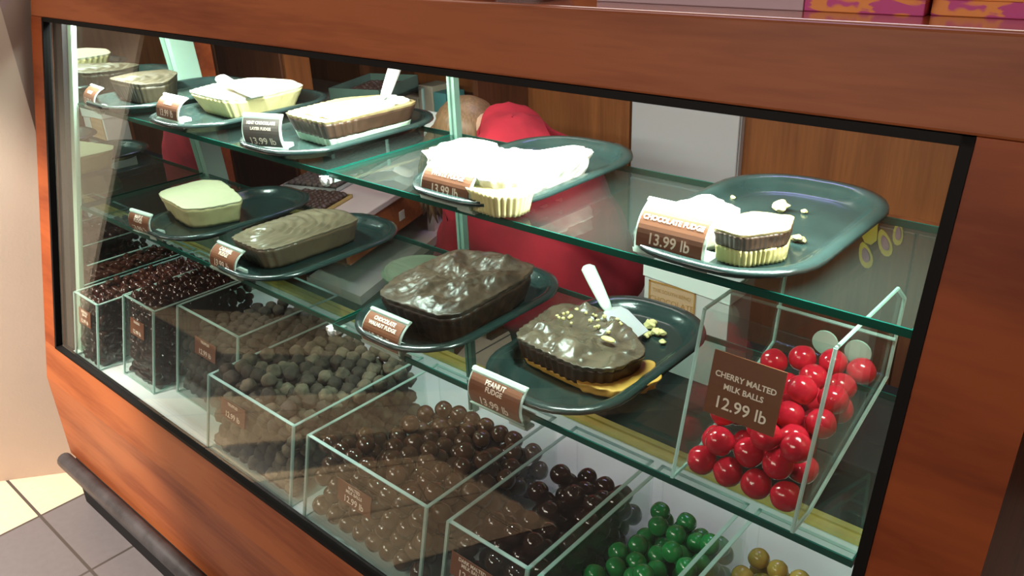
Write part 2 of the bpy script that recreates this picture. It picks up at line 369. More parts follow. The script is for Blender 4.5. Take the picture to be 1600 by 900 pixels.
prof = [(gy(ZT) + 0.03, ZT - 0.004), (gy(ZK) + 0.03, ZK), (gy(ZK) + 0.03, ZB), (1.52, ZB), (1.52, ZT - 0.004)]
cp('end_panel', M().prism(prof, 0, XA, XA + 0.03), CHERRYV); cp('end_panel', M().prism(prof, 0, XB - 0.03, XB), CHERRYV)
bevel(cp('countertop', M().box((XA, gy(ZT) + 0.004, ZT - 0.035), (XB + 0.0, 1.5, ZT + 0.002)), wood('countertop_wood', (0.40, 0.10, 0.03), (0.26, 0.055, 0.015), rough=0.18, coat=0.6)), 0.002)
w = 0.014
g = M()
for (x0, x1, z0, z1) in ((OL, OR, OT - 0.011, OT), (OL, OR, OB, OB + 0.009), (OL, OL + 0.012, OB, OT), (OR - 0.014, OR, OB, OT)):
    g.prism([(gy(z0, -0.002), z0), (gy(z1, -0.002), z1), (gy(z1, 0.022), z1), (gy(z0, 0.022), z0)], 0, x0, x1)
cp('window_gasket', g, GASKET)
cp('front_glass', slab(OL + 0.004, OR - 0.004, OB + 0.002, OT - 0.002, 0.008, 0.008), GLASSF)
cp('deck', M().box((-2.76, gy(OB) + 0.025, OB - 0.03), (OR + 0.06, 1.50, OB)), DECK)
cp('base_cabinet', M().box((XA + 0.03, 0.80, ZB), (XB - 0.03, 1.5, OB - 0.04)), DARKWOOD)
cp('toe_kick', M().prism([(-2.79, 0.76), (-2.78, 0.72), (-2.75, 0.70), (XB - 0.03, 0.70), (XB - 0.03, 1.5), (-2.79, 1.5)], 2, FZ, ZB), BLACK)
b_ = M().tube([(XA - 0.004, 0.70, ZB - 0.012), (XA + 0.008, 0.69, ZB - 0.012), (XB + 0.01, 0.69, ZB - 0.012)], [0.018, 0.026, 0.026], 14, flat=1.1)
cp('bumper_rail', b_, RUBBER, smooth=True)
# mirrored inner end with its bright cut front edge
cp('mirror_panel', M().prism([(gy(OB, 0.06), OB), (gy(OT, 0.06), OT), (1.36, OT), (1.36, OB)], 0, -2.655, -2.641), MIRROR)
cp('mirror_edge', M().prism([(gy(OB, 0.045), OB), (gy(OT, 0.045), OT), (gy(OT, 0.06), OT), (gy(OB, 0.06), OB)], 0, -2.668, -2.641), edge_mat('mirror_cut_edge', (0.62, 0.82, 0.66), 0.0))
cp('inner_filler', M().prism([(gy(OB, 0.03), OB), (gy(OT, 0.03), OT), (1.36, OT), (1.36, OB)], 0, -2.80, -2.67), BLACK)
# rear posts and rails
cp('rear_corner_post', M().prism([(1.275, OT), (1.355, OT), (1.43, OB), (1.37, OB)][::-1], 0, -2.64, -2.61), MINTPOST)
cp('rear_corner_post', M().box((-0.24, 1.34, OB), (-0.21, 1.38, OT)), ALU)
rp_ = M()
rp_.box((-1.404, 1.335, OB), (-1.396, 1.352, OT)); rp_.box((-1.388, 1.335, OB), (-1.380, 1.352, OT)); rp_.box((-1.398, 1.340, OB), (-1.386, 1.348, OT))
cp('rear_centre_post', rp_, MINTDIM)
for k in range(2): cp('brass_track', M().box((-2.76, 1.475 + 0.028 * k, OB), (OR, 1.492 + 0.028 * k, OB + 0.012)).box((-2.76, 1.492, OB), (OR, 1.503, OB + 0.006)) if k == 0 else M().box((-2.76, 1.503, OB), (OR, 1.52, OB + 0.012)), GOLD)
cp('rear_top_rail', M().box((-2.76, 1.40, ZT - 0.07), (OR, 1.46, ZT - 0.036)), CHERRY)
lf = cp('light_fixture', M().box((-2.66, 1.01, ZT - 0.06), (-0.22, 1.06, ZT - 0.036)), WHITEP)

# glass shelves (four, each a thing) --------------------------------------------------
ZU, ZM = -0.481, -0.7878
def shelf(name, x0, x1, y0, y1, z, label):
    c = ((x0 + x1) / 2, (y0 + y1) / 2, z)
    t = empty('glass_shelf', c, label, 'shelf', 'glass shelves of the case')
    th = 0.012
    put('glass_sheet', M().box((x0, y0 + 0.003, z - th), (x1, y1 - 0.003, z)), GLASSS, t, c)
    e = M().box((x0, y0, z - th), (x1, y0 + 0.003, z)); put('front_edge', e, GEDGE, t, c)
    put('rear_edge', M().box((x0, y1 - 0.003, z - th), (x1, y1, z)), GEDGE, t, c)
    put('side_edge', M().box((x0 - 0.002, y0, z - th), (x0, y1, z)), GEDGE, t, c)
    put('side_edge', M().box((x1, y0, z - th), (x1 + 0.002, y1, z)), GEDGE, t, c)
    return t, c
s1 = shelf('u', -2.632, -1.405, 0.972, 1.355, ZU, 'upper glass shelf on the left, under the cream and brown fudge trays')
s2 = shelf('u', -1.395, -0.235, 0.972, 1.355, ZU, 'upper glass shelf on the right, under the white and two-layer fudge trays')
s3 = shelf('m', -2.632, -1.349, 0.904, 1.33, ZM, 'lower glass shelf on the left, under the pale and swirled fudge trays')
s4 = shelf('m', -1.339, -0.235, 0.892, 1.33, ZM, 'lower glass shelf on the right, carrying the red candy bin')
for (t, c), x, y, z in ((s2, -1.400, 0.962, ZU), (s4, -1.344, 0.888, ZM)):
    put('shelf_clip', M().box((x - 0.018, y, z - 0.022), (x + 0.018, y + 0.03, z - 0.012)).sphere((x, y + 0.004, z - 0.02), 0.012, 2), STEEL, t, c)

# ---------------------------------------------------------------- trays
def rrect(w, h, r, n=8, z=0.0):
    pts = []
    for (sx, sy, a0) in ((1, 1, 0), (-1, 1, PI / 2), (-1, -1, PI), (1, -1, 1.5 * PI)):
        for i in range(n + 1):
            t = a0 + PI / 2 * i / n
            pts.append((sx * (w / 2 - r) + r * math.cos(t), sy * (h / 2 - r) + r * math.sin(t), z))
    return pts
def tray_mesh():
    w, h = 0.295, 0.475
    L = [rrect(w - 0.010, h - 0.010, 0.118, z=0.020), rrect(w, h, 0.125, z=0.022), rrect(w - 0.004, h - 0.004, 0.122, z=0.028),
         rrect(w - 0.03, h - 0.03, 0.11, z=0.030), rrect(w - 0.05, h - 0.05, 0.10, z=0.026), rrect(w - 0.058, h - 0.058, 0.098, z=0.020),
         rrect(w - 0.082, h - 0.082, 0.088, z=0.008), rrect(w - 0.10, h - 0.10, 0.08, z=0.006),
         rrect(0.02, 0.04, 0.009, z=0.006)]
    B = [rrect(w - 0.05, h - 0.05, 0.10, z=0.018), rrect(w - 0.09, h - 0.09, 0.085, z=0.0), rrect(0.02, 0.04, 0.009, z=0.0)]
    mb = M(); mb.loops(L, cap1=True); mb.loops([L[0]] + B, cap1=True)
    bmesh.ops.remove_doubles(mb.bm, verts=mb.bm.verts[:], dist=0.0003)
    return mb.mesh('serving_tray', True)
TM = None
TRAYS = {
 'T1': (-2.41, 1.165, ZU, 'dark green oval tray at the far left of the upper shelf, under greyish brown fudge'),
 'T2': (-2.03, 1.165, ZU, 'dark green oval tray under the tall cream fudge loaf'),
 'T3': (-1.60, 1.165, ZU, 'dark green oval tray under the layered brown, white and mint fudge'),
 'T4': (-1.02, 1.170, ZU, 'dark green oval tray under the large broken white fudge'),
 'T5': (-0.525, 1.170, ZU, 'dark green oval tray at the right, mostly empty with yellow crumbs'),
 'M1': (-2.13, 1.125, ZM, 'dark oval tray under the pale cut fudge block'),
 'M2': (-1.715, 1.110, ZM, 'dark green oval tray under the brown swirled fudge'),
 'M3': (-1.165, 1.105, ZM, 'dark oval tray under the tall dark chocolate fudge loaf'),
 'M4': (-0.805, 1.118, ZM, 'dark green oval tray with the metal spatula and peanut fudge')}
for k, (x, y, z, lab) in TRAYS.items():
    if TM is None:
        o = put('serving_tray', tray_mesh(), TRAY, None, (x, y, z), local=True); o.location = W((x, y, z)); TM = o
    else:
        o = TM.copy(); C.objects.link(o); o.location = W((x, y, z))
    tag(o, lab, 'tray', 'oval serving trays')

# ---------------------------------------------------------------- fudge loaves
def chaikin(P, times=2, keep=0.18):
    for _ in range(times):
        Q = []
        n = len(P)
        for i in range(n):
            a, b = P[i], P[(i + 1) % n]
            Q.append((a[0] + (b[0] - a[0]) * keep, a[1] + (b[1] - a[1]) * keep, a[2])); Q.append((a[0] + (b[0] - a[0]) * (1 - keep), a[1] + (b[1] - a[1]) * (1 - keep), a[2]))
        P = Q
    return P
def resample(P, n):
    P = [Vector(p) for p in P]; L = [0]
    for i in range(len(P)): L.append(L[-1] + (Vector((P[(i + 1) % len(P)].x, P[(i + 1) % len(P)].y)) - Vector((P[i].x, P[i].y))).length)
    out = []; j = 0
    for k in range(n):
        t = L[-1] * k / n
        while L[j + 1] < t: j += 1
        f = (t - L[j]) / max(1e-9, L[j + 1] - L[j]); out.append(P[j].lerp(P[(j + 1) % len(P)], f))
    return out
def loaf_shape(outline, z0, z1, Z0, Z1, taper, flute, topf=None, N=168, rough=0.0012, rings=16, seed=0, lip=0.0):
    if rings > 10: rings = 34
    """outline: top outline (x, y, fluted) in world units; z0..z1 slice of a loaf that spans Z0..Z1"""
    P = resample(chaikin(outline, 3, 0.12), N); cxy = Vector((sum(p.x for p in P) / N, sum(p.y for p in P) / N))
    mb = M(); L = []
    cuts = 6; deep = (z1 - z0) * 0.7 if z0 > Z0 + 1e-6 else 9
    def ring(f, z, fl=1.0, k=1.0):
        R = []
        for i, p in enumerate(P):
            q = Vector((p.x, p.y)); dv = (q - cxy); ln = dv.length; u = dv / ln
            sc_ = taper + (1 - taper) * f
            r = ln * (1 - (1 - sc_) * min(1.0, 0.09 / ln * 1.6)) * k
            r += flute * p.z * fl * math.sin(i * 2 * PI / N * (N // 4)) 
            r += rough * noise.noise(Vector((q.x * 60 + seed, q.y * 60, z * 90))) * (1.6 - p.z)
            v = cxy + u * r; R.append((v.x, v.y, z))
        return R
    for j in range(cuts + 1):
        z = z0 + (z1 - z0) * j / cuts; f = (z - Z0) / (Z1 - Z0); L.append(ring(f, z + (lip if j == cuts else 0)))
    top = []
    base = L[-1]
    for j in range(1, rings):
        s = 1 - j / rings; R = []
        for v in base:
            x, y = cxy.x + (v[0] - cxy.x) * s, cxy.y + (v[1] - cxy.y) * s
            edge = min(1.0, (1 - s) * 5)
            R.append((x, y, z1 + max(-deep, edge * (topf(x, y, cxy) if topf else 0))))
        top.append(R)
    mb.loops(L + top, cap0=True, cap1=True)
    return mb, cxy
def F(pts): return [(p[0], p[1], p[2] if len(p) > 2 else 0) for p in pts]
def fudge(label, outline, shelfz, h, layers, taper=0.86, flute=0.0022, topf=None, seed=0, rough=0.0012):
    Z0 = shelfz + 0.008; Z1 = Z0 + h
    cx_ = sum(p[0] for p in outline) / len(outline); cy_ = sum(p[1] for p in outline) / len(outline)
    c0 = (cx_, cy_, Z0); t = empty('fudge_loaf', c0, label, 'fudge', 'fudge loaves on trays')
    for i, (nm, f0, f1, mat, fl) in enumerate(layers):
        last = i == len(layers) - 1
        mb, _ = loaf_shape(F(outline), Z0 + h * f0, Z0 + h * f1, Z0, Z1, taper, flute * fl, topf if last else None, rough=rough, seed=seed + i * 7, rings=20 if last else 3)
        put(nm, mb, mat, t, c0, smooth=True)
    return t, c0
def swirl(cx0, cy0, k=160, A=0.003, sq=1.6, drift=0.6):
    def f(x, y, c):
        dx, dy = (x - cx0), (y - cy0) / sq; r = math.hypot(dx, dy)
        return A * (math.sin(r * k + drift * noise.noise(Vector((x * 25, y * 25, 0))) * 4) * 0.6 + noise.noise(Vector((x * 40, y * 40, 3))) * 0.7)
    return f
def lumps(A=0.006, s1=22, s2=60, dx=0):
    def f(x, y, c): return A * (noise.noise(Vector((x * s1 + dx, y * s1 * 0.6, 1))) + 0.45 * noise.noise(Vector((x * s2, y * s2 * 0.7, 4))))
    return f
def folds(x, y, c):
    q = noise.noise(Vector((x * 12, y * 7, 0))) * 2.2 + (x * 0.75 + y) * 26
    return -0.004 + 0.014 * (1 - abs(math.sin(q))) ** 0.6 + 0.020 * noise.noise(Vector((x * 18, y * 12, 7))) + 0.009 * abs(noise.noise(Vector((x * 45, y * 30, 2)))) + 0.004 * noise.noise(Vector((x * 110, y * 80, 2)))
BR1 = pri('grey_brown_fudge', (0.06, 0.046, 0.024), 0.5, var=0.4, scale=30, bump=0.3, bscale=60)
CREAM = pri('cream_fudge', (0.80, 0.70, 0.34), 0.5, var=0.08, scale=30, bump=0.2, bscale=80)
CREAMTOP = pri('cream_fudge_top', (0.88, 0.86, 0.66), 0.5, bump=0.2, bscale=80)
WHITEF = pri('white_fudge', (0.90, 0.88, 0.76), 0.5, bump=0.25, bscale=70)
PALEF = pri('pale_maple_fudge', (0.60, 0.53, 0.27), 0.5, var=0.1, scale=30, bump=0.25, bscale=80)
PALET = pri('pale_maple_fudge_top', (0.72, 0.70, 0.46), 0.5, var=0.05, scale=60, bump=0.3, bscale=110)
BR2 = pri('swirled_brown_fudge', (0.15, 0.10, 0.06), 0.3, var=0.3, scale=25, bump=0.2, bscale=60)
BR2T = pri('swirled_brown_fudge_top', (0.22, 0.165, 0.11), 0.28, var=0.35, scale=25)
DKF = pri('dark_fudge', (0.045, 0.02, 0.012), 0.45, var=0.4, scale=30, bump=0.4, bscale=70)
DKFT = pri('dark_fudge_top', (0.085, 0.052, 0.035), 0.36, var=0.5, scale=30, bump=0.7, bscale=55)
CHL = pri('chocolate_layer', (0.07, 0.035, 0.02), 0.45, var=0.3, scale=40, bump=0.3, bscale=60)
MINTL = pri('mint_layer', (0.50, 0.66, 0.50), 0.5, var=0.1, scale=30, bump=0.2, bscale=70)
NUTL = pri('nutty_crust', (0.34, 0.26, 0.12), 0.6, var=0.45, scale=45, bump=0.6, bscale=60)
ORL = pri('peanut_layer', (0.62, 0.33, 0.06), 0.5, var=0.2, scale=30, bump=0.3, bscale=60)
FROST = pri('glossy_grey_frosting', (0.14, 0.10, 0.07), 0.26, var=0.5, scale=35, bump=0.8, bscale=50, coat=0.3)
YELLAY = pri('yellow_layer', (0.66, 0.56, 0.24), 0.5, var=0.15, scale=30, bump=0.3, bscale=70)

f1 = fudge('greyish brown fudge loaf with a wavy top, at the far left', [(-2.565, 1.045, 1), (-2.365, 1.048, .3), (-2.335, 1.12, 0), (-2.46, 1.22, 0), (-2.56, 1.23, 0), (-2.60, 1.15, 1)], ZU, 0.060,
           [('loaf_body', 0, 0.85, BR1, 1), ('wavy_top', 0.85, 1, BR1, 1)], topf=swirl(-2.48, 1.05, 230, 0.004, 1.2), seed=1)
f2 = fudge('tall cream fudge loaf with a fluted side, cut open at the corner', [(-2.165, 1.085, 1), (-1.965, 1.078, 1), (-1.93, 1.115, 0), (-1.925, 1.17, 0), (-1.935, 1.31, 0), (-2.05, 1.345, 0), (-2.19, 1.30, 1), (-2.20, 1.20, 1)], ZU, 0.058,
           [('loaf_body', 0, 0.9, CREAM, 1), ('loaf_top', 0.9, 1, CREAMTOP, 1)], topf=lumps(0.005), seed=2, taper=0.78, flute=0.003)
f3 = fudge('layered fudge loaf with brown sides, white middle and mint base', [(-1.685, 1.065, 1), (-1.515, 1.055, 1), (-1.50, 1.075, 0), (-1.49, 1.33, 0), (-1.63, 1.345, 0), (-1.70, 1.25, 1)], ZU, 0.062,
           [('mint_base', 0, 0.32, MINTL, 1), ('chocolate_layer', 0.32, 0.90, CHL, 1), ('nutty_top', 0.90, 1, NUTL, 1)], topf=lumps(0.004), seed=3, taper=0.84, flute=0.0032)
t, c0 = f3
mb, _ = loaf_shape(F([(-1.645, 1.085), (-1.515, 1.075), (-1.505, 1.32), (-1.60, 1.335), (-1.64, 1.22)]), ZU + 0.066, ZU + 0.075, ZU + 0.066, ZU + 0.075, 0.97, 0, lumps(0.006, 30, 90), rough=0.006, seed=4)
put('white_filling', mb, WHITEF, t, c0, smooth=True)
# large broken white fudge: a hollowed slab with two high shoulders
def broken(x, y, c):
    u = (x + 1.015); v = (y - 1.09)
    return 0.018 * noise.noise(Vector((x * 18, y * 18, 2))) + 0.010 * noise.noise(Vector((x * 60, y * 60, 5))) 
f4 = fudge('large broken white fudge piece with ragged crater edge', [(-1.165, 1.03, 0.3), (-1.05, 0.985, 1), (-0.93, 0.965, 1), (-0.885, 1.02, 0), (-0.895, 1.23, 0), (-0.955, 1.235, 0), (-0.985, 1.165, 0), (-1.05, 1.13, 0), (-1.10, 1.165, 0), (-1.17, 1.16, 0), (-1.175, 1.09, 0)], ZU, 0.056,
           [('loaf_body', 0, 1, WHITEF, 1)], topf=broken, seed=5, taper=0.84, rough=0.008)
t, c0 = f4
mb, _ = loaf_shape(F([(-0.985, 0.955, 1), (-0.90, 0.945, 1), (-0.865, 0.975, 1), (-0.87, 1.02, 0), (-0.97, 1.02, 0)]), ZU + 0.008, ZU + 0.048, ZU + 0.008, ZU + 0.048, 0.84, 0.002, lumps(0.003), seed=6, N=120)
put('yellow_wedge', mb, CREAM, t, c0, smooth=True)
f5 = fudge('white fudge block beside the price tag on the nearly empty tray', [(-0.635, 1.045, 0), (-0.545, 1.02, 0), (-0.525, 1.10, 0), (-0.615, 1.145, 0)], ZU, 0.048,
           [('loaf_body', 0, 1, WHITEF, 0)], topf=lumps(0.003), seed=7, rough=0.003, taper=0.95)
f5b = fudge('small two-layer fudge wedge, chocolate over yellow', [(-0.53, 1.005, 1), (-0.475, 1.00, 1), (-0.435, 1.06, 1), (-0.455, 1.12, 0), (-0.52, 1.10, 0)], ZU, 0.05,
            [('yellow_base', 0, 0.5, YELLAY, 1), ('chocolate_layer', 0.5, 0.92, CHL, 0.4), ('tan_top', 0.92, 1, NUTL, 0)], topf=lumps(0.004, 40, 90), seed=8, rough=0.003, taper=0.9)
f6 = fudge('pale yellow-green cut fudge block with smooth flat top', [(-2.335, 1.03, 0), (-2.30, 1.005, 0), (-2.12, 0.985, 0), (-2.075, 1.03, 0), (-2.045, 1.13, 0), (-2.16, 1.165, 0), (-2.28, 1.195, 0), (-2.34, 1.16, 0)], ZM, 0.064,
           [('loaf_body', 0, 0.93, PALEF, 1), ('loaf_top', 0.93, 1, PALET, 1)], topf=lumps(0.0015), seed=9, taper=0.84, rough=0.002)
f7 = fudge('brown fudge slab with a shiny swirled top', [(-1.825, 0.95, 1), (-1.69, 0.948, 1), (-1.665, 0.985, 0), (-1.658, 1.235, 0), (-1.745, 1.255, 0), (-1.79, 1.245, 1), (-1.845, 1.21, 1), (-1.85, 1.02, 1)], ZM, 0.058,
           [('loaf_body', 0, 0.93, BR2, 1), ('swirled_top', 0.93, 1, BR2T, 1)], topf=swirl(-1.80, 1.02, 330, 0.0052, 1.5, 0.7), seed=10, taper=0.88)
f8 = fudge('tall dark chocolate fudge loaf with folded frosting', [(-1.235, 0.935, 1), (-1.065, 0.945, 1), (-1.035, 0.98, 0), (-1.045, 1.18, 0), (-1.07, 1.25, 0), (-1.19, 1.255, 0), (-1.285, 1.21, 1), (-1.275, 1.02, 1)], ZM, 0.074,
           [('loaf_body', 0, 0.86, DKF, 1), ('frosting', 0.86, 1, DKFT, 0.6)], topf=folds, seed=11, taper=0.84, rough=0.003)
f9 = fudge('chocolate frosted fudge slab over orange peanut layer, beside the metal spatula', [(-0.925, 1.00, 1), (-0.755, 0.985, 1), (-0.70, 1.015, 0), (-0.685, 1.10, 0), (-0.765, 1.165, 0), (-0.87, 1.20, 0), (-0.945, 1.165, 1)], ZM, 0.054,
           [('peanut_layer', 0, 0.2, ORL, 0), ('chocolate_layer', 0.2, 0.84, CHL, 1), ('frosting', 0.84, 1, FROST, 0.8)], topf=lumps(0.024, 22, 60), seed=12, taper=0.88, rough=0.003)
# the peanut layer sticking out on the cut side
t, c0 = f9
mb, _ = loaf_shape(F([(-0.76, 0.985), (-0.675, 1.01), (-0.648, 1.09), (-0.70, 1.14), (-0.80, 1.06)]), ZM + 0.010, ZM + 0.026, ZM + 0.010, ZM + 0.026, 0.95, 0, lumps(0.003, 30, 70), rough=0.004, seed=14, N=96)
put('peanut_layer', mb, ORL, t, c0, smooth=True)
nuts = M(); rnd = random.Random(31)
for k in range(26):
    q_ = Vector((rnd.uniform(-0.90, -0.78), rnd.uniform(1.10, 1.17), ZM + 0.066 + rnd.uniform(0, 0.004))); nuts.sphere(q_, rnd.uniform(0.0025, 0.005), 1)
nuts.sphere((-0.765, 1.09, ZM + 0.068), 0.012, 2, (1.3, 0.6, 0.4))
nz_ = put('crushed_nuts', nuts, YELLAY, t, c0); nz_['kind'] = 'stuff'
# crumbs
def crumb(p, r, mat, lab, seed, grp):
    mb = M(); rnd = random.Random(seed)
    for k in range(3 if r > 0.006 else 1):
        off = Vector((rnd.uniform(-1, 1), rnd.uniform(-1, 1), rnd.uniform(0, 0.5))) * r * 0.8
        mb.sphere(off, r * rnd.uniform(0.6, 1), 2, (1.2, 0.9, 0.7))
    for v in mb.bm.verts: v.co += v.co.normalized() * r * 0.5 * noise.noise(v.co * (1.3 / r) + Vector((seed, 0, 0)))
    zz = min(v.co.z for v in mb.bm.verts)
    for v in mb.bm.verts: v.co.z -= zz
    return tag(put('fudge_crumb', mb, mat, None, p, local=True), lab, 'crumb', grp)
zc = ZU + 0.0065
for (u, v, r, mt, lab) in ((1225, 330, 0.013, YELLAY, 'largest yellow fudge crumb in the middle of the right tray'), (1140, 311, 0.006, YELLAY, 'yellow fudge crumb by the back rim of the right tray'),
                           (1257, 333, 0.005, YELLAY, 'small yellow crumb right of the largest crumb'), (1243, 378, 0.011, NUTL, 'tan fudge crumb by the right rim of the tray'),
                           (1224, 396, 0.006, NUTL, 'small tan crumb beside the two-layer wedge')):
    q = at_z(u, v, zc); crumb((q.x, q.y, zc), r, mt, lab, int(u), 'fudge crumbs on the right tray')
zc = ZM + 0.0065
for i, (u, v, r) in enumerate(((1016, 510, 0.012), (1028, 525, 0.010), (1033, 535, 0.007), (1008, 525, 0.008))):
    q = at_z(u, v, zc); crumb((q.x, q.y, zc), r, YELLAY, ['yellow crumb nearest the spatula blade on the peanut fudge tray', 'largest of the crumbs right of the spatula blade', 'small yellow crumb by the right rim of the peanut fudge tray', 'brownish yellow crumb at the spatula tip'][i], 50 + i, 'crumbs on the peanut fudge tray')

# ---------------------------------------------------------------- spatulas
def spatula(tip, joint, end, bw, label, hmat, hr=0.013):
    tip, joint, end = Vector(tip), Vector(joint), Vector(end)
    t = empty('spatula', joint, label, 'spatula', 'fudge spatulas')
    d = (tip - joint); side = d.cross(Vector((0, 0, 1))).normalized(); up = side.cross(d).normalized()
    mb = M(); L = []
    prof_ = [(0, 0.45), (0.12, 0.8), (0.3, 1.0), (1.0, 0.86)]
    top = []; bot = []
    for f, w_ in prof_:
        c = joint + d * f + up * (0.006 * math.sin(min(1, f * 2.5) * PI))
        L.append([c + side * bw * w_ + up * 0.0012, c - side * bw * w_ + up * 0.0012, c - side * bw * w_ - up * 0.0012, c + side * bw * w_ - up * 0.0012])
    mb.loops(L, True, True); put('blade', mb, STEEL, t, joint)
    e = end - joint; pts = [joint - e.normalized() * 0.004, joint + e * 0.12, joint + e * 0.6, joint + e * 0.94, end]
    put('handle', M().tube(pts, [hr * 0.55, hr * 0.8, hr, hr * 1.05, hr * 0.6], 12, flat=0.6), hmat, t, joint, smooth=True)
    return t
A = at_z(1000, 525, ZM + 0.034); B = at_z(950, 484, ZM + 0.066); E = at_z(917, 415, ZM + 0.13)
spatula(A, B, E, 0.032, 'metal fudge spatula with pale mint handle on the peanut fudge', MINTP, 0.015)
spatula(at_z(566, 168, ZU + 0.076), at_z(601, 152, ZU + 0.085), at_z(622, 92, ZU + 0.15), 0.02, 'spatula with white handle standing up from the layered mint fudge', WHITEP, 0.017)
spatula(at_z(405, 150, ZU + 0.072), at_z(372, 138, ZU + 0.082), at_z(345, 122, ZU + 0.094), 0.026, 'spatula with rounded white handle lying on the cream fudge', WHITEP, 0.018)

# ---------------------------------------------------------------- price tags
def price_tag(p, lines, price, label, wd=0.105, ht=0.058, yaw=0.0, lean=0.5, cardmat=CARD):
    t = empty('price_tag', p, label, 'price tag', 'price tags on the shelves', rz=yaw)
    ca, sa = math.cos(lean), math.sin(lean)
    def surf(s, q, off=0.0):    # s across, q up the card (0..1)
        bul = 0.010 * (1 - (2 * q - 1) ** 2) + off
        yy, zz = -bul, q * ht
        return (s, yy * ca + zz * sa, zz * ca - yy * -sa * -1 * 0 + bul * sa)
    K = 10
    def sheet(x0, x1, q0, q1, off, th):
        mb = M(); L = []
        for k in range(K + 1):
            q = q0 + (q1 - q0) * k / K
            L.append([surf(x0, q, off), surf(x1, q, off), surf(x1, q, off - th), surf(x0, q, off - th)])
        mb.loops(L, True, True); return mb
    h = sheet(-wd / 2 - 0.004, wd / 2 + 0.004, -0.14, 1.12, -0.001, 0.003)
    for q in (-0.14, 1.05):   # lips that hold the card
        L = []
        for x in (-wd / 2 - 0.004, wd / 2 + 0.004): L.append([surf(x, q, 0.003), surf(x, q + 0.09, 0.004), surf(x, q + 0.09, -0.002), surf(x, q, -0.002)])
        h.loops(L, True, True)
    put('holder', h, HOLD, t, (0, 0, 0), local=True)
    c = M().box((wd * 0.22, 0.004, -0.004), (wd / 2 + 0.004, 0.034, 0.004)).box((wd * 0.22, 0.004, -0.016), (wd / 2 + 0.004, 0.012, -0.002)).box((wd * 0.22, 0.010, -0.020), (wd / 2 + 0.004, 0.03, -0.015))
    put('clip', c, HOLD, t, (0, 0, 0), local=True)
    card = put('card', sheet(-wd / 2, wd / 2, 0.0, 0.98, 0.001, 0.001), cardmat, t, (0, 0, 0), local=True)
    mb = M()
    allt = [(l, (0.80 - 0.19 * i) if len(lines) > 1 else 0.62, 0.0125 if len(max(lines, key=len)) < 12 else (0.0086 if len(lines) > 1 and wd < 0.1 else 0.0105)) for i, l in enumerate(lines)] + [(price, 0.10, 0.022)]
    for s_, q0, size in allt:
        V, Fc = text_mesh(s_, size, 0.00035)
        mb2 = [mb.bm.verts.new(surf(v.x, q0 + v.y / ht, 0.0018)) for v in V]
        for f in Fc: mb.bm.faces.new([mb2[i] for i in f])
    me = mb.mesh('lettering', False, False); put('lettering', me, CREAMINK, card, (0, 0, 0), local=True)
    return t
YU, YM = 0.952, 0.884
def tg(u, v, y): return at_y(u, v, y)
price_tag(tg(140, 166, YU), ['FUDGE'], '13.99 lb', 'leftmost brown price tag on the upper shelf, by the mirror', 0.085, 0.056, yaw=-0.1)
price_tag(tg(262, 186, YU), ['VANILLA', 'FUDGE'], '13.99 lb', 'brown price tag in front of the cream fudge', 0.105, 0.056)
price_tag(tg(415, 229, YU + 0.02), ['MINT CHOCOLATE', 'LAYER FUDGE'], '13.99 lb', 'squarish dark price tag with white border before the layered mint fudge', 0.095, 0.064, yaw=0.38, lean=0.05, cardmat=pri('dark_grey_card', (0.10, 0.085, 0.075), 0.4))
price_tag(tg(695, 311, YU), ['WHITE FUDGE'], '13.99 lb', 'price tag in front of the large broken white fudge', 0.118, 0.060)
price_tag(tg(1043, 396, YU + 0.003), ['CHOCOLATE FUDGE'], '13.99 lb', 'chocolate fudge price tag on the upper shelf, nearest the right end', 0.108, 0.066)
price_tag(tg(224, 363, YM + 0.01), ['MAPLE', 'FUDGE'], '13.99 lb', 'thin tilted price tag beside the pale fudge block', 0.095, 0.052, yaw=0.1, lean=0.05)
price_tag(tg(348, 422, YM), ['CARAMEL', 'FUDGE'], '13.99 lb', 'price tag in front of the swirled brown fudge', 0.108, 0.056)
price_tag(tg(594, 541, YM - 0.004), ['CHOCOLATE', 'WALNUT FUDGE'], '13.99 lb', 'chocolate walnut fudge price tag before the dark loaf', 0.108, 0.060)
price_tag(tg(775, 643, YM - 0.010), ['PEANUT', 'FUDGE'], '13.99 lb', 'peanut fudge price tag on the lower shelf edge', 0.118, 0.058, lean=0.15)

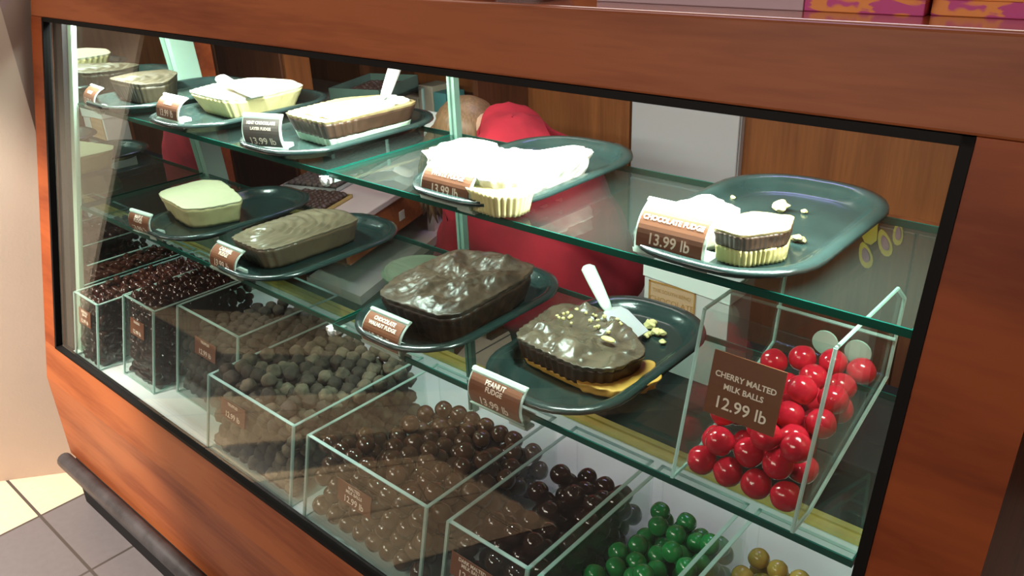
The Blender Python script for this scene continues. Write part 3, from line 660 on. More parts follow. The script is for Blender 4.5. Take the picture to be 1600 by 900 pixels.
# ---------------------------------------------------------------- acrylic bins
DZ = OB
def bin_(x0, x1, yb, zt, yback, label, lines, price, tagw=0.09, tagc=0.5, lid=False, lblh=0.05, lq=0.6):
    c0 = ((x0 + x1) / 2, yb, DZ); t = empty('acrylic_bin', c0, label, 'candy bin', 'acrylic bins on the deck')
    h = zt - DZ; th = 0.006; z0 = DZ + 0.001
    def y_(z): return yb + GT * (z - DZ)
    def P(name, mb, mat): return put(name, mb, mat, t, c0)
    P('front_panel', M().prism([(y_(z0), z0), (y_(zt), zt), (y_(zt) + th, zt), (y_(z0) + th, z0)], 0, x0 + th, x1 - th), ACRYL)
    for x in (x0, x1 - th): P('side_panel', M().prism([(y_(z0), z0), (y_(zt), zt), (yback, zt), (yback, z0)], 0, x, x + th), ACRYL)
    P('back_panel', M().box((x0 + th, yback - th, z0), (x1 - th, yback, zt)), ACRYL)
    P('bottom_panel', M().box((x0 + th, y_(z0) + th, z0), (x1 - th, yback - th, z0 + 0.004)), ACRYL)
    e = 0.0075; mb = M()
    mb.box((x0, y_(zt), zt), (x1, y_(zt) + e, zt + 0.002))
    for x in (x0, x1 - e): mb.box((x, y_(zt), zt), (x + e, yback, zt + 0.002))
    mb.box((x0, yback - e, zt), (x1, yback, zt + 0.002))
    P('rim', mb, AEDGE)
    mb = M()
    for x in (x0 - 0.0005, x1 - th - 0.0005):
        mb.prism([(y_(z0) - 0.001, z0), (y_(zt) - 0.001, zt), (y_(zt) + 0.004, zt), (y_(z0) + 0.004, z0)], 0, x, x + 0.0038)
        mb.prism([(y_(z0) - 0.001, z0), (y_(zt) - 0.001, zt), (y_(zt) + 0.004, zt), (y_(z0) + 0.004, z0)], 0, x + th - 0.0015, x + th + 0.001)
    mb.box((x0, y_(z0), z0 - 0.0005), (x1, y_(z0) + 0.003, z0 + 0.0025)); mb.box((x0, y_(z0), z0), (x0 + 0.003, yback, z0 + 0.002)); mb.box((x1 - 0.003, y_(z0), z0), (x1, yback, z0 + 0.002))
    P('corner_edge', mb, AEDGE)
    # label card stuck behind the front panel's outer face
    lx = x0 + (x1 - x0) * tagc; zz0 = DZ + h * lq; ll = lblh
    def sf(s, q, off): z = zz0 + q * ll / math.sqrt(1 + GT * GT); return (lx + s, y_(z) - off, z)
    mb = M(); mb.loops([[sf(-tagw / 2, q, 0.0025), sf(tagw / 2, q, 0.0025), sf(tagw / 2, q, 0.0012), sf(-tagw / 2, q, 0.0012)] for q in (0, 1)], True, True)
    plab = P('price_label', mb, CARD)
    mb = M()
    for s_, q, size in [(l, 0.78 - 0.2 * i, min(0.0105, tagw / len(l) * 1.25)) for i, l in enumerate(lines)] + [(price, 0.14, tagw * 0.19)]:
        V, Fc = text_mesh(s_, size, 0.0003); vs = [mb.bm.verts.new(sf(v.x, q + v.y / ll, 0.0032)) for v in V]
        for f in Fc: mb.bm.faces.new([vs[i] for i in f])
    put('lettering', mb.mesh('lettering', False, False), CREAMINK, plab, c0)
    return t
def pack(r, box, tilt, h0, seed, planes=(), iters=60, sx=0.0):
    """spheres laid in close layers under a sloping surface, then shaken until they stop overlapping"""
    rng = np.random.RandomState(seed); x0, x1, yb, y1, z0, ztop = box; P = []
    a = 2 * r * 1.015; k = 0; z = z0 + r
    while z < h0 + 0.08:
        yf = yb + GT * (z - z0) + r; row = 0; y = yf + (k % 2) * a * 0.289
        while y < y1 - r * 0.6:
            x = x0 + r + ((row + k) % 2) * r
            while x < x1 - r * 0.6:
                if z < h0 - tilt * (y - yb) + sx * (x - (x0 + x1) / 2) and all((np.array((x, y, z)) @ n_) > d_ + r * 0.7 for n_, d_ in planes): P.append((x, y, z))
                x += a
            y += a * 0.866; row += 1
        z += a * 0.8165; k += 1
    P = np.array(P) + rng.uniform(-0.6, 0.6, (len(P), 3)) * r
    top = P[:, 2] > h0 - tilt * (P[:, 1] - yb) + sx * (P[:, 0] - (x0 + x1) / 2) - 1.5 * r
    P = P[~(top & (rng.rand(len(P)) < 0.36))]
    PL = [(np.array((1., 0, 0)), x0), (np.array((-1., 0, 0)), -x1), (np.array((0, 0, 1.)), z0), (np.array((0, -1., 0)), -y1)]
    nf = np.array((0, 1., -GT)); nl = np.linalg.norm(nf); PL.append((nf / nl, (yb - GT * z0) / nl)); PL += list(planes)
    for it in range(iters):
        P[:, 2] -= r * 0.06 * (1 - it / iters)
        for _ in range(2):
            D = P[:, None, :] - P[None, :, :]; L = np.sqrt((D * D).sum(2)) + 1e-9
            ov = np.clip(2 * r - L, 0, None); np.fill_diagonal(ov, 0)
            P += np.einsum('ijk,ij->ik', D, ov * 0.35 / L).clip(-r * 0.3, r * 0.3)
            for nn_, dd_ in PL:
                q = P @ nn_ - (dd_ + r); P -= np.minimum(q, 0)[:, None] * nn_
    return P
def ball_mesh(r, kind, seed=0):
    mb = M(); mb.sphere((0, 0, 0), r, 3 if kind == 'ball' else 3)
    rnd = Vector((seed * 3.1, seed, 0))
    for v in mb.bm.verts:
        q = v.co / r
        if kind == 'ball': v.co *= 1 + 0.07 * noise.noise(q * 1.2 + rnd)
        elif kind == 'truffle': v.co *= 1 + 0.20 * noise.noise(q * 1.6 + rnd) + 0.16 * noise.noise(q * 4.2 + rnd)
        else: v.co = Vector((v.co.x * 1.25, v.co.y * 0.85, v.co.z * 0.8)) * (1 + 0.08 * noise.noise(q * 2 + rnd))
    return mb.mesh(kind, True)
def fill(name, P, r, kind, mats, label, cat, group, cap=300, scorer=None, seed=0):
    """one object per sweet for the most visible ones; whatever lies deeper or past the cap is one stuff object"""
    rnd = random.Random(seed); idx = list(range(len(P)))
    if scorer is not None: idx.sort(key=lambda i: scorer(P[i]))
    protos = []
    for k in range(4):
        me = ball_mesh(r * 0.985, kind, k + seed)
        co = np.empty(len(me.vertices) * 3, dtype=np.float32); me.vertices.foreach_get('co', co); me.vertices.foreach_set('co', co * S); me['scaled'] = 1
        me.materials.append(mats[k % len(mats)]); protos.append(me)
    first = {}
    for i in idx[:cap]:
        k = rnd.randrange(4)
        if k not in first:
            o = bpy.data.objects.new(name, protos[k]); first[k] = o; tag(o, label, cat, group)
        else: o = first[k].copy()
        C.objects.link(o); o.location = W(P[i]); o.rotation_euler = (rnd.uniform(0, 6), rnd.uniform(0, 6), rnd.uniform(0, 6))
    rest = idx[cap:]
    if rest:
        bm = bmesh.new()
        for i in rest:
            g_ = bmesh.ops.create_icosphere(bm, subdivisions=2, radius=r * (0.8 if kind == 'bean' else 0.96) * S)
            bmesh.ops.translate(bm, verts=g_['verts'], vec=W(P[i]) - W(P[0]))
        me = bpy.data.meshes.new(name + '_fill'); bm.to_mesh(me); bm.free(); me.materials.append(mats[0])
        for p in me.polygons: p.use_smooth = True
        o = bpy.data.objects.new(name + '_fill', me); C.objects.link(o); o.location = W(P[0])
        tag(o, 'remaining ' + label, cat, kind='stuff')

YBK = 1.22
bins = [
 ('b1', -2.632, -2.462, 0.768, -1.05, 1.25, 'narrow acrylic bin at the far left, full of small dark beans', ['ESPRESSO', 'BEANS'], 0.5),
 ('b2', -2.385, -2.19, 0.812, -1.010, 1.25, 'narrow acrylic bin of glossy dark beans, second from the mirror', ['RAISINS'], 0.5),
 ('b3', -2.15, -1.825, 0.862, -0.996, 1.25, 'acrylic bin of dark cocoa truffles, set back behind the white deck', ['TRUFFLES'], 0.5),
 ('b4', -1.818, -1.44, 0.771, -1.055, YBK, 'acrylic bin of pale dusted truffles near the front glass', ['TRUFFLES'], 0.33),
 ('b5', -1.39, -0.995, 0.771, -1.055, YBK, 'acrylic bin of milk chocolate malted balls in the middle of the deck', ['MALTED', 'MILK BALLS'], 0.45),
 ('b6', -0.94, -0.735, 0.771, -1.055, YBK, 'acrylic bin of dark malted balls left of the green candy', ['DARK MALTED', 'MILK BALLS'], 0.38),
 ('b7', -0.715, -0.52, 0.771, -1.055, YBK, 'acrylic bin of green candy balls', ['MINT MALTED', 'MILK BALLS'], 0.5),
 ('b8', -0.50, -0.26, 0.771, -1.055, YBK, 'acrylic bin of mustard yellow candy balls at the right end', ['MALTED', 'MILK BALLS'], 0.5)]
for k, x0, x1, yb, zt, yk, lab, ln, tc_ in bins:
    bin_(x0, x1, yb, zt, yk, lab, ln, '12.99 lb', tagw=0.11 if k in ('b3', 'b4', 'b5', 'b6') else 0.085, tagc=tc_, lq=0.52 if k in ('b5', 'b6') else 0.6)
def box_of(k):
    b = [q for q in bins if q[0] == k][0]; return (b[1] + 0.008, b[2] - 0.008, b[3] + 0.008, b[5] - 0.008, DZ + 0.006, b[4])
def seen(p): return float(p[1] * 0.6 - p[2] * 1.0 - p[0] * 0.5)      # nearest the shopper and the top first
R1 = 0.0232
def score(b):
    def f(p): return min(p[2] * -1 + b[5] + 0.15 * (p[1] - b[2]), p[1] - b[2] - GT * (p[2] - b[4]), 1.3 * (b[1] - p[0]), 3 * (p[0] - b[0]) + 0.02)
    return f
B = box_of('b5'); P = pack(R1, B, 0.22, -1.052, 1); fill('malted_ball', P, R1, 'ball', [MILKC], 'round milk chocolate ball in the middle acrylic bin', 'candy', 'milk chocolate balls', 200, score(B))
B = box_of('b6'); P = pack(R1, B, 0.12, -1.062, 2); fill('dark_malted_ball', P, R1, 'ball', [DARKC], 'round dark chocolate ball in the bin left of the green candy', 'candy', 'dark chocolate balls', 150, score(B))
B = box_of('b7'); P = pack(0.0208, B, 0.06, -1.080, 3, sx=0.25); fill('green_candy_ball', P, 0.0208, 'ball', [GREENC], 'glossy green candy ball in the acrylic bin on the deck', 'candy', 'green candy balls', 150, score(B))
B = box_of('b8'); P = pack(0.0208, B, 0.02, -1.10, 4); fill('yellow_candy_ball', P, 0.0208, 'ball', [YELC], 'mustard yellow candy ball in the rightmost deck bin', 'candy', 'yellow candy balls', 150, score(B))
B = box_of('b4'); P = pack(0.0195, B, 0.02, -1.035, 5); fill('dusted_truffle', P, 0.0195, 'truffle', [TRUFB, TRUFA], 'pale dusted truffle in the bin of pale truffles', 'truffle', 'pale dusted truffles', 260, score(B))
B = box_of('b3'); P = pack(0.0190, B, 0.02, -1.052, 6); fill('cocoa_truffle', P, 0.0190, 'truffle', [TRUFA], 'dark cocoa truffle in the set back bin', 'truffle', 'dark cocoa truffles', 260, score(B))
def lattice(box, r, seed, hz):
    """closely spaced jittered grid for the small beans: outer shell only"""
    rng = random.Random(seed); x0, x1, yb, y1, z0, zt = box; out = []
    nz = int((hz - z0 - r) / (r * 1.55)) + 1; nx = max(1, int((x1 - x0 - 2 * r) / (r * 1.95)))
    for k in range(nz):
        z = hz - r - (nz - 1 - k) * r * 1.55; yf = yb + GT * (z - z0) + r; ny = int((y1 - r - yf) / (r * 1.85))
        for j in range(ny):
            for i in range(nx + 1):
                if k < nz - 2 and 0 < i < nx and j > 0: continue
                x = x0 + r + (x1 - x0 - 2 * r) * i / nx + ((k + j) % 2) * r * 0.5 * (1 if i < nx else -1)
                up = rng.uniform(-.3, .6) * r if k >= nz - 2 else rng.uniform(-.3, .3) * r
                out.append((x + rng.uniform(-.2, .2) * r, yf + j * r * 1.85 + rng.uniform(0, .35) * r, z + up))
    return np.array(out)
rb = 0.0150
B = box_of('b1'); P = lattice(B, rb, 1, -1.045)
fill('coffee_bean_candy', P, rb, 'bean', [BEANC], 'small dark chocolate bean in the leftmost acrylic bin', 'candy', 'beans in the leftmost bin', 300, score(B))
B = box_of('b2'); P = lattice(B, rb, 2, -0.998)
fill('chocolate_raisin', P, rb, 'bean', [BEANC], 'small glossy dark piece in the second acrylic bin from the mirror', 'candy', 'glossy pieces in the second bin', 300, score(B))

# red candy bin on the lower shelf ----------------------------------------------------
rx0, rx1 = -0.508, -0.314
zs = ZM + 0.001; ry = 0.893
c0 = ((rx0 + rx1) / 2, ry, zs); rbn = empty('acrylic_bin', c0, 'wedge shaped acrylic bin of red balls standing on the lower glass shelf', 'candy bin')
pr = [(ry, zs), (ry + 0.066, zs + 0.258), (1.19, zs + 0.258), (1.235, zs + 0.225), (1.215, zs + 0.095), (ry + 0.05, zs)]
def inset(x, t=0.006): return M().prism(pr, 0, x, x + t)
for x in (rx0, rx1 - 0.006): put('side_panel', inset(x), ACRYL, rbn, c0)
put('front_panel', M().prism([pr[0], pr[1], (pr[1][0] + 0.006, pr[1][1]), (pr[0][0] + 0.006, pr[0][1])], 0, rx0 + 0.006, rx1 - 0.006), ACRYL, rbn, c0)
put('back_panel', M().prism([(1.219, zs + 0.16), (1.213, zs + 0.16), (1.209, zs + 0.095), (1.215, zs + 0.095)], 0, rx0 + 0.006, rx1 - 0.006), ACRYL, rbn, c0)
put('sloping_floor', M().prism([(1.215, zs + 0.095), (1.209, zs + 0.101), (ry + 0.047, zs + 0.006), (ry + 0.05, zs)], 0, rx0 + 0.006, rx1 - 0.006), ACRYL, rbn, c0)
mb = M()
for x in (rx0 - 0.0008, rx1 - 0.0052):
    pts = pr + [pr[0]]
    for (p, q) in zip(pts, pts[1:]):
        mb.tube([(x + 0.003, p[0], p[1]), (x + 0.003, q[0], q[1])], 0.0030, 6)
mb.tube([(rx0, 1.219, zs + 0.16), (rx1, 1.219, zs + 0.16)], 0.003, 6)
put('rim', mb, AEDGE, rbn, c0)
# label
mb = M(); lx = (rx0 + rx1) / 2 - 0.012; lw, lh = 0.108, 0.094
def sf(s, q, off): z = zs + 0.118 + q * lh * 0.97; return (lx + s, ry + 0.066 / 0.258 * (z - zs) - off, z)
mb.loops([[sf(-lw / 2, q, 0.003), sf(lw / 2, q, 0.003), sf(lw / 2, q, 0.0015), sf(-lw / 2, q, 0.0015)] for q in (0, 1)], True, True)
rlab = put('price_label', mb, CARD, rbn, c0)
mb = M()
for s_, q, size in (('CHERRY MALTED', 0.62, 0.0118), ('MILK BALLS', 0.45, 0.0118), ('12.99 lb', 0.14, 0.025)):
    V, Fc = text_mesh(s_, size, 0.0003); vs = [mb.bm.verts.new(sf(v.x, q + v.y / lh, 0.004)) for v in V]
    for f in Fc: mb.bm.faces.new([vs[i] for i in f])
put('lettering', mb.mesh('lettering', False, False), CREAMINK, rlab, c0)
fl = np.array((0, -0.095, 1.215 - ry - 0.05)); fl /= np.linalg.norm(fl); fd = fl @ np.array((0, ry + 0.05, zs + 0.005))
P = pack(0.0225, (rx0 + 0.008, rx1 - 0.008, ry + 0.008, 1.205, zs, zs + 0.2), -0.12, zs + 0.125, 8, planes=[(fl, fd)])
fill('red_candy_ball', P, 0.0225, 'ball', [REDC], 'glossy red candy ball in the wedge shaped bin', 'candy', 'red candy balls')
MW = pri('pale_mint_disc', (0.42, 0.58, 0.48), 0.5)  # pale discs that paint in reflected light on the bin's back panel
for i, (x, lab) in enumerate(((-0.415, 'pale green disc standing in for reflected light at the back of the red candy bin, left one'), (-0.362, 'pale green disc standing in for reflected light at the back of the red candy bin, right one'))):
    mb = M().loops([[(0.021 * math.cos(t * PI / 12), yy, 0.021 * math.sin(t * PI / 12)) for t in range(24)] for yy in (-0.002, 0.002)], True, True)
    tag(put('reflection_disc', mb, MW, None, (x, 1.204, zs + 0.128), local=True), lab, 'candy', 'reflection discs')

# ---------------------------------------------------------------- boxes on the countertop
def printed():
    mt, n, out = nt('pink_orange_print'); p = n.nodes.new('ShaderNodeBsdfPrincipled'); n.links.new(p.outputs[0], out.inputs[0]); p.inputs['Roughness'].default_value = 0.45
    tc = n.nodes.new('ShaderNodeTexCoord'); mp = n.nodes.new('ShaderNodeMapping'); mp.inputs['Rotation'].default_value = (0, 0.9, 0.3); mp.inputs['Scale'].default_value = (10, 10, 40)
    nz = n.nodes.new('ShaderNodeTexNoise'); nz.inputs['Scale'].default_value = 2.2; nz.inputs['Detail'].default_value = 2; nz.inputs['Distortion'].default_value = 1.5
    n.links.new(tc.outputs['Object'], mp.inputs[0]); n.links.new(mp.outputs[0], nz.inputs['Vector'])
    rp = n.nodes.new('ShaderNodeValToRGB'); rp.color_ramp.elements[0].position = 0.50; rp.color_ramp.elements[1].position = 0.56
    rp.color_ramp.elements[0].color = (0.66, 0.09, 0.33, 1); rp.color_ramp.elements[1].color = (0.95, 0.36, 0.10, 1)
    n.links.new(nz.outputs[0], rp.inputs[0]); n.links.new(rp.outputs[0], p.inputs['Base Color']); return mt
PRT = printed(); zt_ = ZT + 0.002
def cbox(u0, u1, v0, dep, hgt, mats, label, grp):
    a_, b_ = at_z(u0, v0, zt_), at_z(u1, v0 + (u1 - u0) * 0.052, zt_); y = min(max(a_.y, 1.03), 1.3); x0, x1 = a_.x * y / a_.y, b_.x * y / a_.y
    c = ((x0 + x1) / 2, y + dep / 2, zt_); t = empty('candy_box', c, label, 'box', grp)
    bevel(put('carton', M().box((x0, y, zt_), (x1, y + dep, zt_ + hgt * 0.6)), mats[0], t, c), 0.001)
    bevel(put('lid', M().box((x0 - 0.002, y - 0.002, zt_ + hgt * 0.3), (x1 + 0.002, y + dep + 0.002, zt_ + hgt)), mats[1], t, c), 0.001)
cbox(1255, 1441, 17, 0.16, 0.06, (PRT, PRT), 'pink and orange patterned box on the countertop, left of the similar one', 'patterned boxes on the countertop')
cbox(1453, 1640, 24, 0.16, 0.06, (PRT, PRT), 'pink and orange patterned box at the right end of the countertop', 'patterned boxes on the countertop')
LIL = pri('pale_lilac_card', (0.62, 0.48, 0.55), 0.4)
cbox(932, 1250, 2, 0.2, 0.05, (LIL, LIL), 'pale lilac box on the countertop beside the patterned boxes', 'plain boxes on the countertop')
q = at_z(800, 3, zt_)
cs = empty('plastic_clamshell', (q.x, q.y + 0.05, zt_), 'clear plastic clamshell of chocolates on the countertop', 'container')
put('base', M().loops([[(x * k, y * k, z) for x, y, _ in rrect(0.12, 0.1, 0.02)] for k, z in ((0.85, 0.0), (1.0, 0.02), (1.06, 0.022), (1.06, 0.025))], True, True), clear('clamshell', (0.85, 0.85, 0.87), 1.0, 0.1, haze=0.25, hazecol=(0.7, 0.7, 0.75)), cs, (0, 0, 0), local=True)
put('lid', M().loops([[(x * k, y * k, z) for x, y, _ in rrect(0.12, 0.1, 0.02)] for k, z in ((1.06, 0.026), (1.0, 0.03), (0.9, 0.05))], True, True), MATS['clamshell'], cs, (0, 0, 0), local=True)

# ---------------------------------------------------------------- staff side
# low black work stand behind the case with the white carton on it
ws = empty('work_stand', (-0.6, 1.75, FZ), 'low black work stand behind the case', 'stand')
bevel(put('top', M().box((-1.12, 1.57, -1.16), (-0.33, 1.95, -1.13)), BLACK, ws, (-0.6, 1.75, FZ)), 0.003)
put('cabinet', M().box((-1.11, 1.58, FZ + 0.06), (-0.34, 1.94, -1.16)), BLACK, ws, (-0.6, 1.75, FZ))
put('plinth', M().box((-1.08, 1.61, FZ), (-0.37, 1.93, FZ + 0.06)), BLACK, ws, (-0.6, 1.75, FZ))
yb_ = 1.66; A = at_y(1008, 413, yb_); B = at_y(1142, 449, yb_)
bx = empty('chocolate_carton', ((A.x + B.x) / 2, yb_ + 0.06, -1.13), 'white lidded carton with a tan printed label behind the shelves', 'carton')
bc = ((A.x + B.x) / 2, yb_ + 0.06, -1.13)
bevel(put('carton', M().box((A.x, yb_, -1.129), (B.x, yb_ + 0.12, A.z - 0.028)), PAPERW, bx, bc), 0.001)
bevel(put('lid', M().prism([(A.x - 0.003, A.z - 0.03), (A.x - 0.003, A.z), (B.x + 0.003, A.z), (B.x + 0.003, A.z - 0.045)], 1, yb_ - 0.004, yb_ + 0.124), WHITEP, bx, bc), 0.001)
l0 = at_y(1015, 436, yb_); l1 = at_y(1088, 456, yb_); lz = l0.z - 0.105
LB = pri('tan_label_card', (0.55, 0.33, 0.20), 0.5); LBR = pri('ochre_print', (0.42, 0.20, 0.05), 0.5)
lcard = put('label_card', M().box((l0.x, yb_ - 0.002, lz), (l1.x, yb_, l0.z)), LB, bx, bc)
mb = M(); e_ = 0.004
for (a1, b1, c1, d1) in ((l0.x, l1.x, l0.z - e_, l0.z), (l0.x, l1.x, lz, lz + e_), (l0.x, l0.x + e_, lz, l0.z), (l1.x - e_, l1.x, lz, l0.z)): mb.box((a1, yb_ - 0.0035, c1), (b1, yb_ - 0.002, d1))
put('label_border', mb, LBR, lcard, bc)
mb = M()
for s_, z, size in (('THE SOUTH BEND', l0.z - 0.028, 0.0135), ('CHOCOLATE', l0.z - 0.056, 0.0215), ('COMPANY', l0.z - 0.088, 0.0215)):
    V, Fc = text_mesh(s_, size); vs = [mb.bm.verts.new(((l0.x + l1.x) / 2 + v.x, yb_ - 0.003, z + v.y)) for v in V]
    for f in Fc: mb.bm.faces.new([vs[i] for i in f])
put('lettering', mb.mesh('lettering', False, False), LBR, lcard, bc)

# round pale green bin standing behind the case
tb_ = at_y(652, 418, 1.66); tbc = (tb_.x, 1.66, FZ)
tub = empty('waste_bin', tbc, 'round pale green bin behind the case, left of the person', 'bin')
PG = pri('pale_olive_plastic', (0.30, 0.34, 0.22), 0.5, var=0.1, scale=6)
def circ(r, z, n=40): return [(tbc[0] + r * math.cos(2 * PI * k / n), tbc[1] + r * math.sin(2 * PI * k / n), z) for k in range(n)]
put('body', M().loops([circ(0.088, FZ), circ(0.112, tb_.z - 0.02), circ(0.106, tb_.z - 0.02), circ(0.084, FZ + 0.01)], False, True), PG, tub, tbc, smooth=True)
put('lid', M().loops([circ(0.118, tb_.z - 0.025), circ(0.122, tb_.z - 0.01), circ(0.112, tb_.z), circ(0.10, tb_.z - 0.004), circ(0.03, tb_.z - 0.008)], True, True), PG, tub, tbc)
# side counter running away on the left: fascia, recess with a post, lower ledge
ct = at_z(580, 326, -0.95); dd = Vector((-0.35, 0.94)).normalized(); nn = Vector((-dd.y, dd.x))   # nn points to the left, into the counter
c00 = Vector((ct.x, ct.y)) - dd * 0.22
def cpt(s, t): q = c00 + dd * s + nn * t; return (q.x, q.y)
def cslab(s0, s1, t0, t1, z0, z1):
    if s0 < -0.05:
        f_ = lambda t: (1.56 - c00.y - nn.y * t) / dd.y
        return M().prism([cpt(f_(t0), t0), cpt(s1, t0), cpt(s1, t1), cpt(f_(t1), t1)], 2, z0, z1)
    return M().prism([cpt(s0, t0), cpt(s1, t0), cpt(s1, t1), cpt(s0, t1)], 2, z0, z1)
k0 = (*cpt(0.5, 0.2), FZ); sct = empty('side_counter', k0, 'wooden staff counter with pale top running away behind the case', 'counter')
def kp(n_, mb, mt): return put(n_, mb, mt, sct, k0)
bevel(kp('countertop', cslab(-0.1, 1.30, -0.01, 0.50, -0.975, -0.95), PINKTOP), 0.003)
kp('fascia', cslab(-0.1, 1.30, 0.0, 0.02, -1.10, -0.975), CHERRY)
kp('recess_back', cslab(-0.1, 1.05, 0.25, 0.27, -1.22, -1.10), BLACK)
kp('recess_ceiling', cslab(-0.1, 1.05, 0.02, 0.5, -1.11, -1.10), DARKWOOD)
kp('post', cslab(0.69, 0.73, 0.0, 0.03, -1.21, -1.10), PINKTOP)
kp('ledge', cslab(-0.1, 1.0, -0.03, 0.27, -1.245, -1.21), PINKTOP)
kp('base_cabinet', cslab(-0.1, 1.0, 0.0, 0.5, FZ, -1.245), DARKWOOD)
kp('price_sticker', cslab(0.41, 0.45, -0.003, 0.0, -1.065, -1.03), PAPERW)
# tall wood cabinet at the far left behind the case
tl = at_y(318, 80, 1.9); tr = at_y(428, 280, 1.9)
tcx = empty('tall_wood_cabinet', ((tl.x + tr.x) / 2, 2.0, FZ), 'tall brown wooden cabinet behind the left end of the case', 'cabinet')
tc0 = ((tl.x + tr.x) / 2, 2.0, FZ)
put('carcass', M().box((-3.75, 1.90, FZ), (-2.93, 2.02, 0.3)), BACKWOOD, tcx, tc0)
bevel(put('door', M().box((-3.74, 1.885, FZ + 0.06), (-3.44, 1.899, 0.28)), BACKWOOD, tcx, tc0), 0.003)
bevel(put('door', M().box((-3.43, 1.885, FZ + 0.06), (-2.94, 1.899, 0.28)), DARKWOOD, tcx, tc0), 0.003)
# trays of chocolate bark on the side counter
BARK = pri('grey_brown_bark', (0.13, 0.095, 0.08), 0.6, var=0.5, scale=25, bump=0.6, bscale=40)
CLUS = pri('chocolate_cluster', (0.07, 0.035, 0.025), 0.5, var=0.4, scale=25, bump=0.5, bscale=40)
SILV = pri('silver_foil_tray', (0.55, 0.66, 0.64), 0.25, metal=0.6, bump=0.3, bscale=30)
def long_tray(s0, s1, t0, t1, z, mat, label, nm, cmat, clab, grp, n, r, seed, hgt=0.03, cn='chocolate_cluster'):
    p0 = (*cpt((s0 + s1) / 2, (t0 + t1) / 2), z); o = empty(nm, p0, label, 'tray')
    put('tray_floor', cslab(s0, s1, t0, t1, z, z + 0.004), mat, o, p0)
    mb = M()
    for (a1, b1, c1, d1) in ((s0, s1, t0, t0 + 0.004), (s0, s1, t1 - 0.004, t1), (s0, s0 + 0.004, t0, t1), (s1 - 0.004, s1, t0, t1)):
        mb.prism([cpt(a1, c1), cpt(b1, c1), cpt(b1, d1), cpt(a1, d1)], 2, z, z + hgt)
    put('tray_wall', mb, mat, o, p0)
    rnd = random.Random(seed); first = None
    nx = int(math.sqrt(n * (s1 - s0) / (t1 - t0))); ny = max(1, n // nx)
    for i in range(nx):
        for j in range(ny):
            s = s0 + 0.012 + r + (s1 - s0 - 0.024 - 2 * r) * i / max(1, nx - 1) + rnd.uniform(-.2, .2) * r; t_ = t0 + 0.01 + r + (t1 - t0 - 0.02 - 2 * r) * j / max(1, ny - 1)
            if first is None:
                me = ball_mesh(r, 'truffle', seed); co = np.empty(len(me.vertices) * 3, dtype=np.float32); me.vertices.foreach_get('co', co)
                co = co.reshape(-1, 3) * np.array([1.15, 1, 0.7]) * S; me.vertices.foreach_set('co', co.ravel().astype(np.float32)); me.materials.append(cmat); me['scaled'] = 1
                q_ = bpy.data.objects.new(cn, me); first = q_; tag(q_, clab, 'candy', grp)
            else: q_ = first.copy()
            C.objects.link(q_); q_.location = W((*cpt(s, t_), z + 0.006 + r * 0.72)); q_.rotation_euler = (0, 0, rnd.uniform(0, 6)); k_ = rnd.uniform(0.85, 1.15); q_.scale = (k_, k_, k_)
GOLDT = pri('gold_foil_tray', (0.62, 0.46, 0.16), 0.4, metal=0.4)
long_tray(0.10, 0.31, 0.13, 0.34, -0.95, GOLDT, 'gold tray of brown chocolate clusters at the near end of the staff counter', 'candy_tray', CLUS, 'brown chocolate cluster in the gold tray', 'clusters in the gold tray', 72, 0.015, 21, 0.014)
long_tray(0.34, 1.27, 0.22, 0.46, -0.95, SILV, 'long silver tray of grey brown bark on the staff counter', 'candy_tray', BARK, 'grey brown bark piece in the long silver tray', 'bark in the long silver tray', 290, 0.0150, 22, 0.016, cn='bark_piece')
rs = empty('acrylic_riser', (*cpt(0.9, 0.34), -0.95), 'clear riser on the staff counter carrying a bin of dark clusters', 'riser'); rs0 = (*cpt(0.9, 0.34), -0.95)
put('riser_top', cslab(0.72, 1.08, 0.20, 0.48, -0.70, -0.69), ACRYL, rs, rs0)
for s_, t_ in ((0.72, 0.20), (1.07, 0.20), (0.72, 0.47), (1.07, 0.47)): put('leg', cslab(s_, s_ + 0.01, t_, t_ + 0.01, -0.95, -0.70), AEDGE, rs, rs0)
long_tray(0.73, 1.07, 0.22, 0.46, -0.69, MINTDIM, 'grey green bin of dark clusters raised above the staff counter', 'candy_tray', CLUS, 'dark cluster in the raised bin', 'clusters in the raised bin', 100, 0.0135, 23, 0.05, cn='dark_cluster')
WB = empty('paper_bag', (*cpt(0.95, 0.1), -0.95), 'white paper bag at the far end of the staff counter', 'bag')
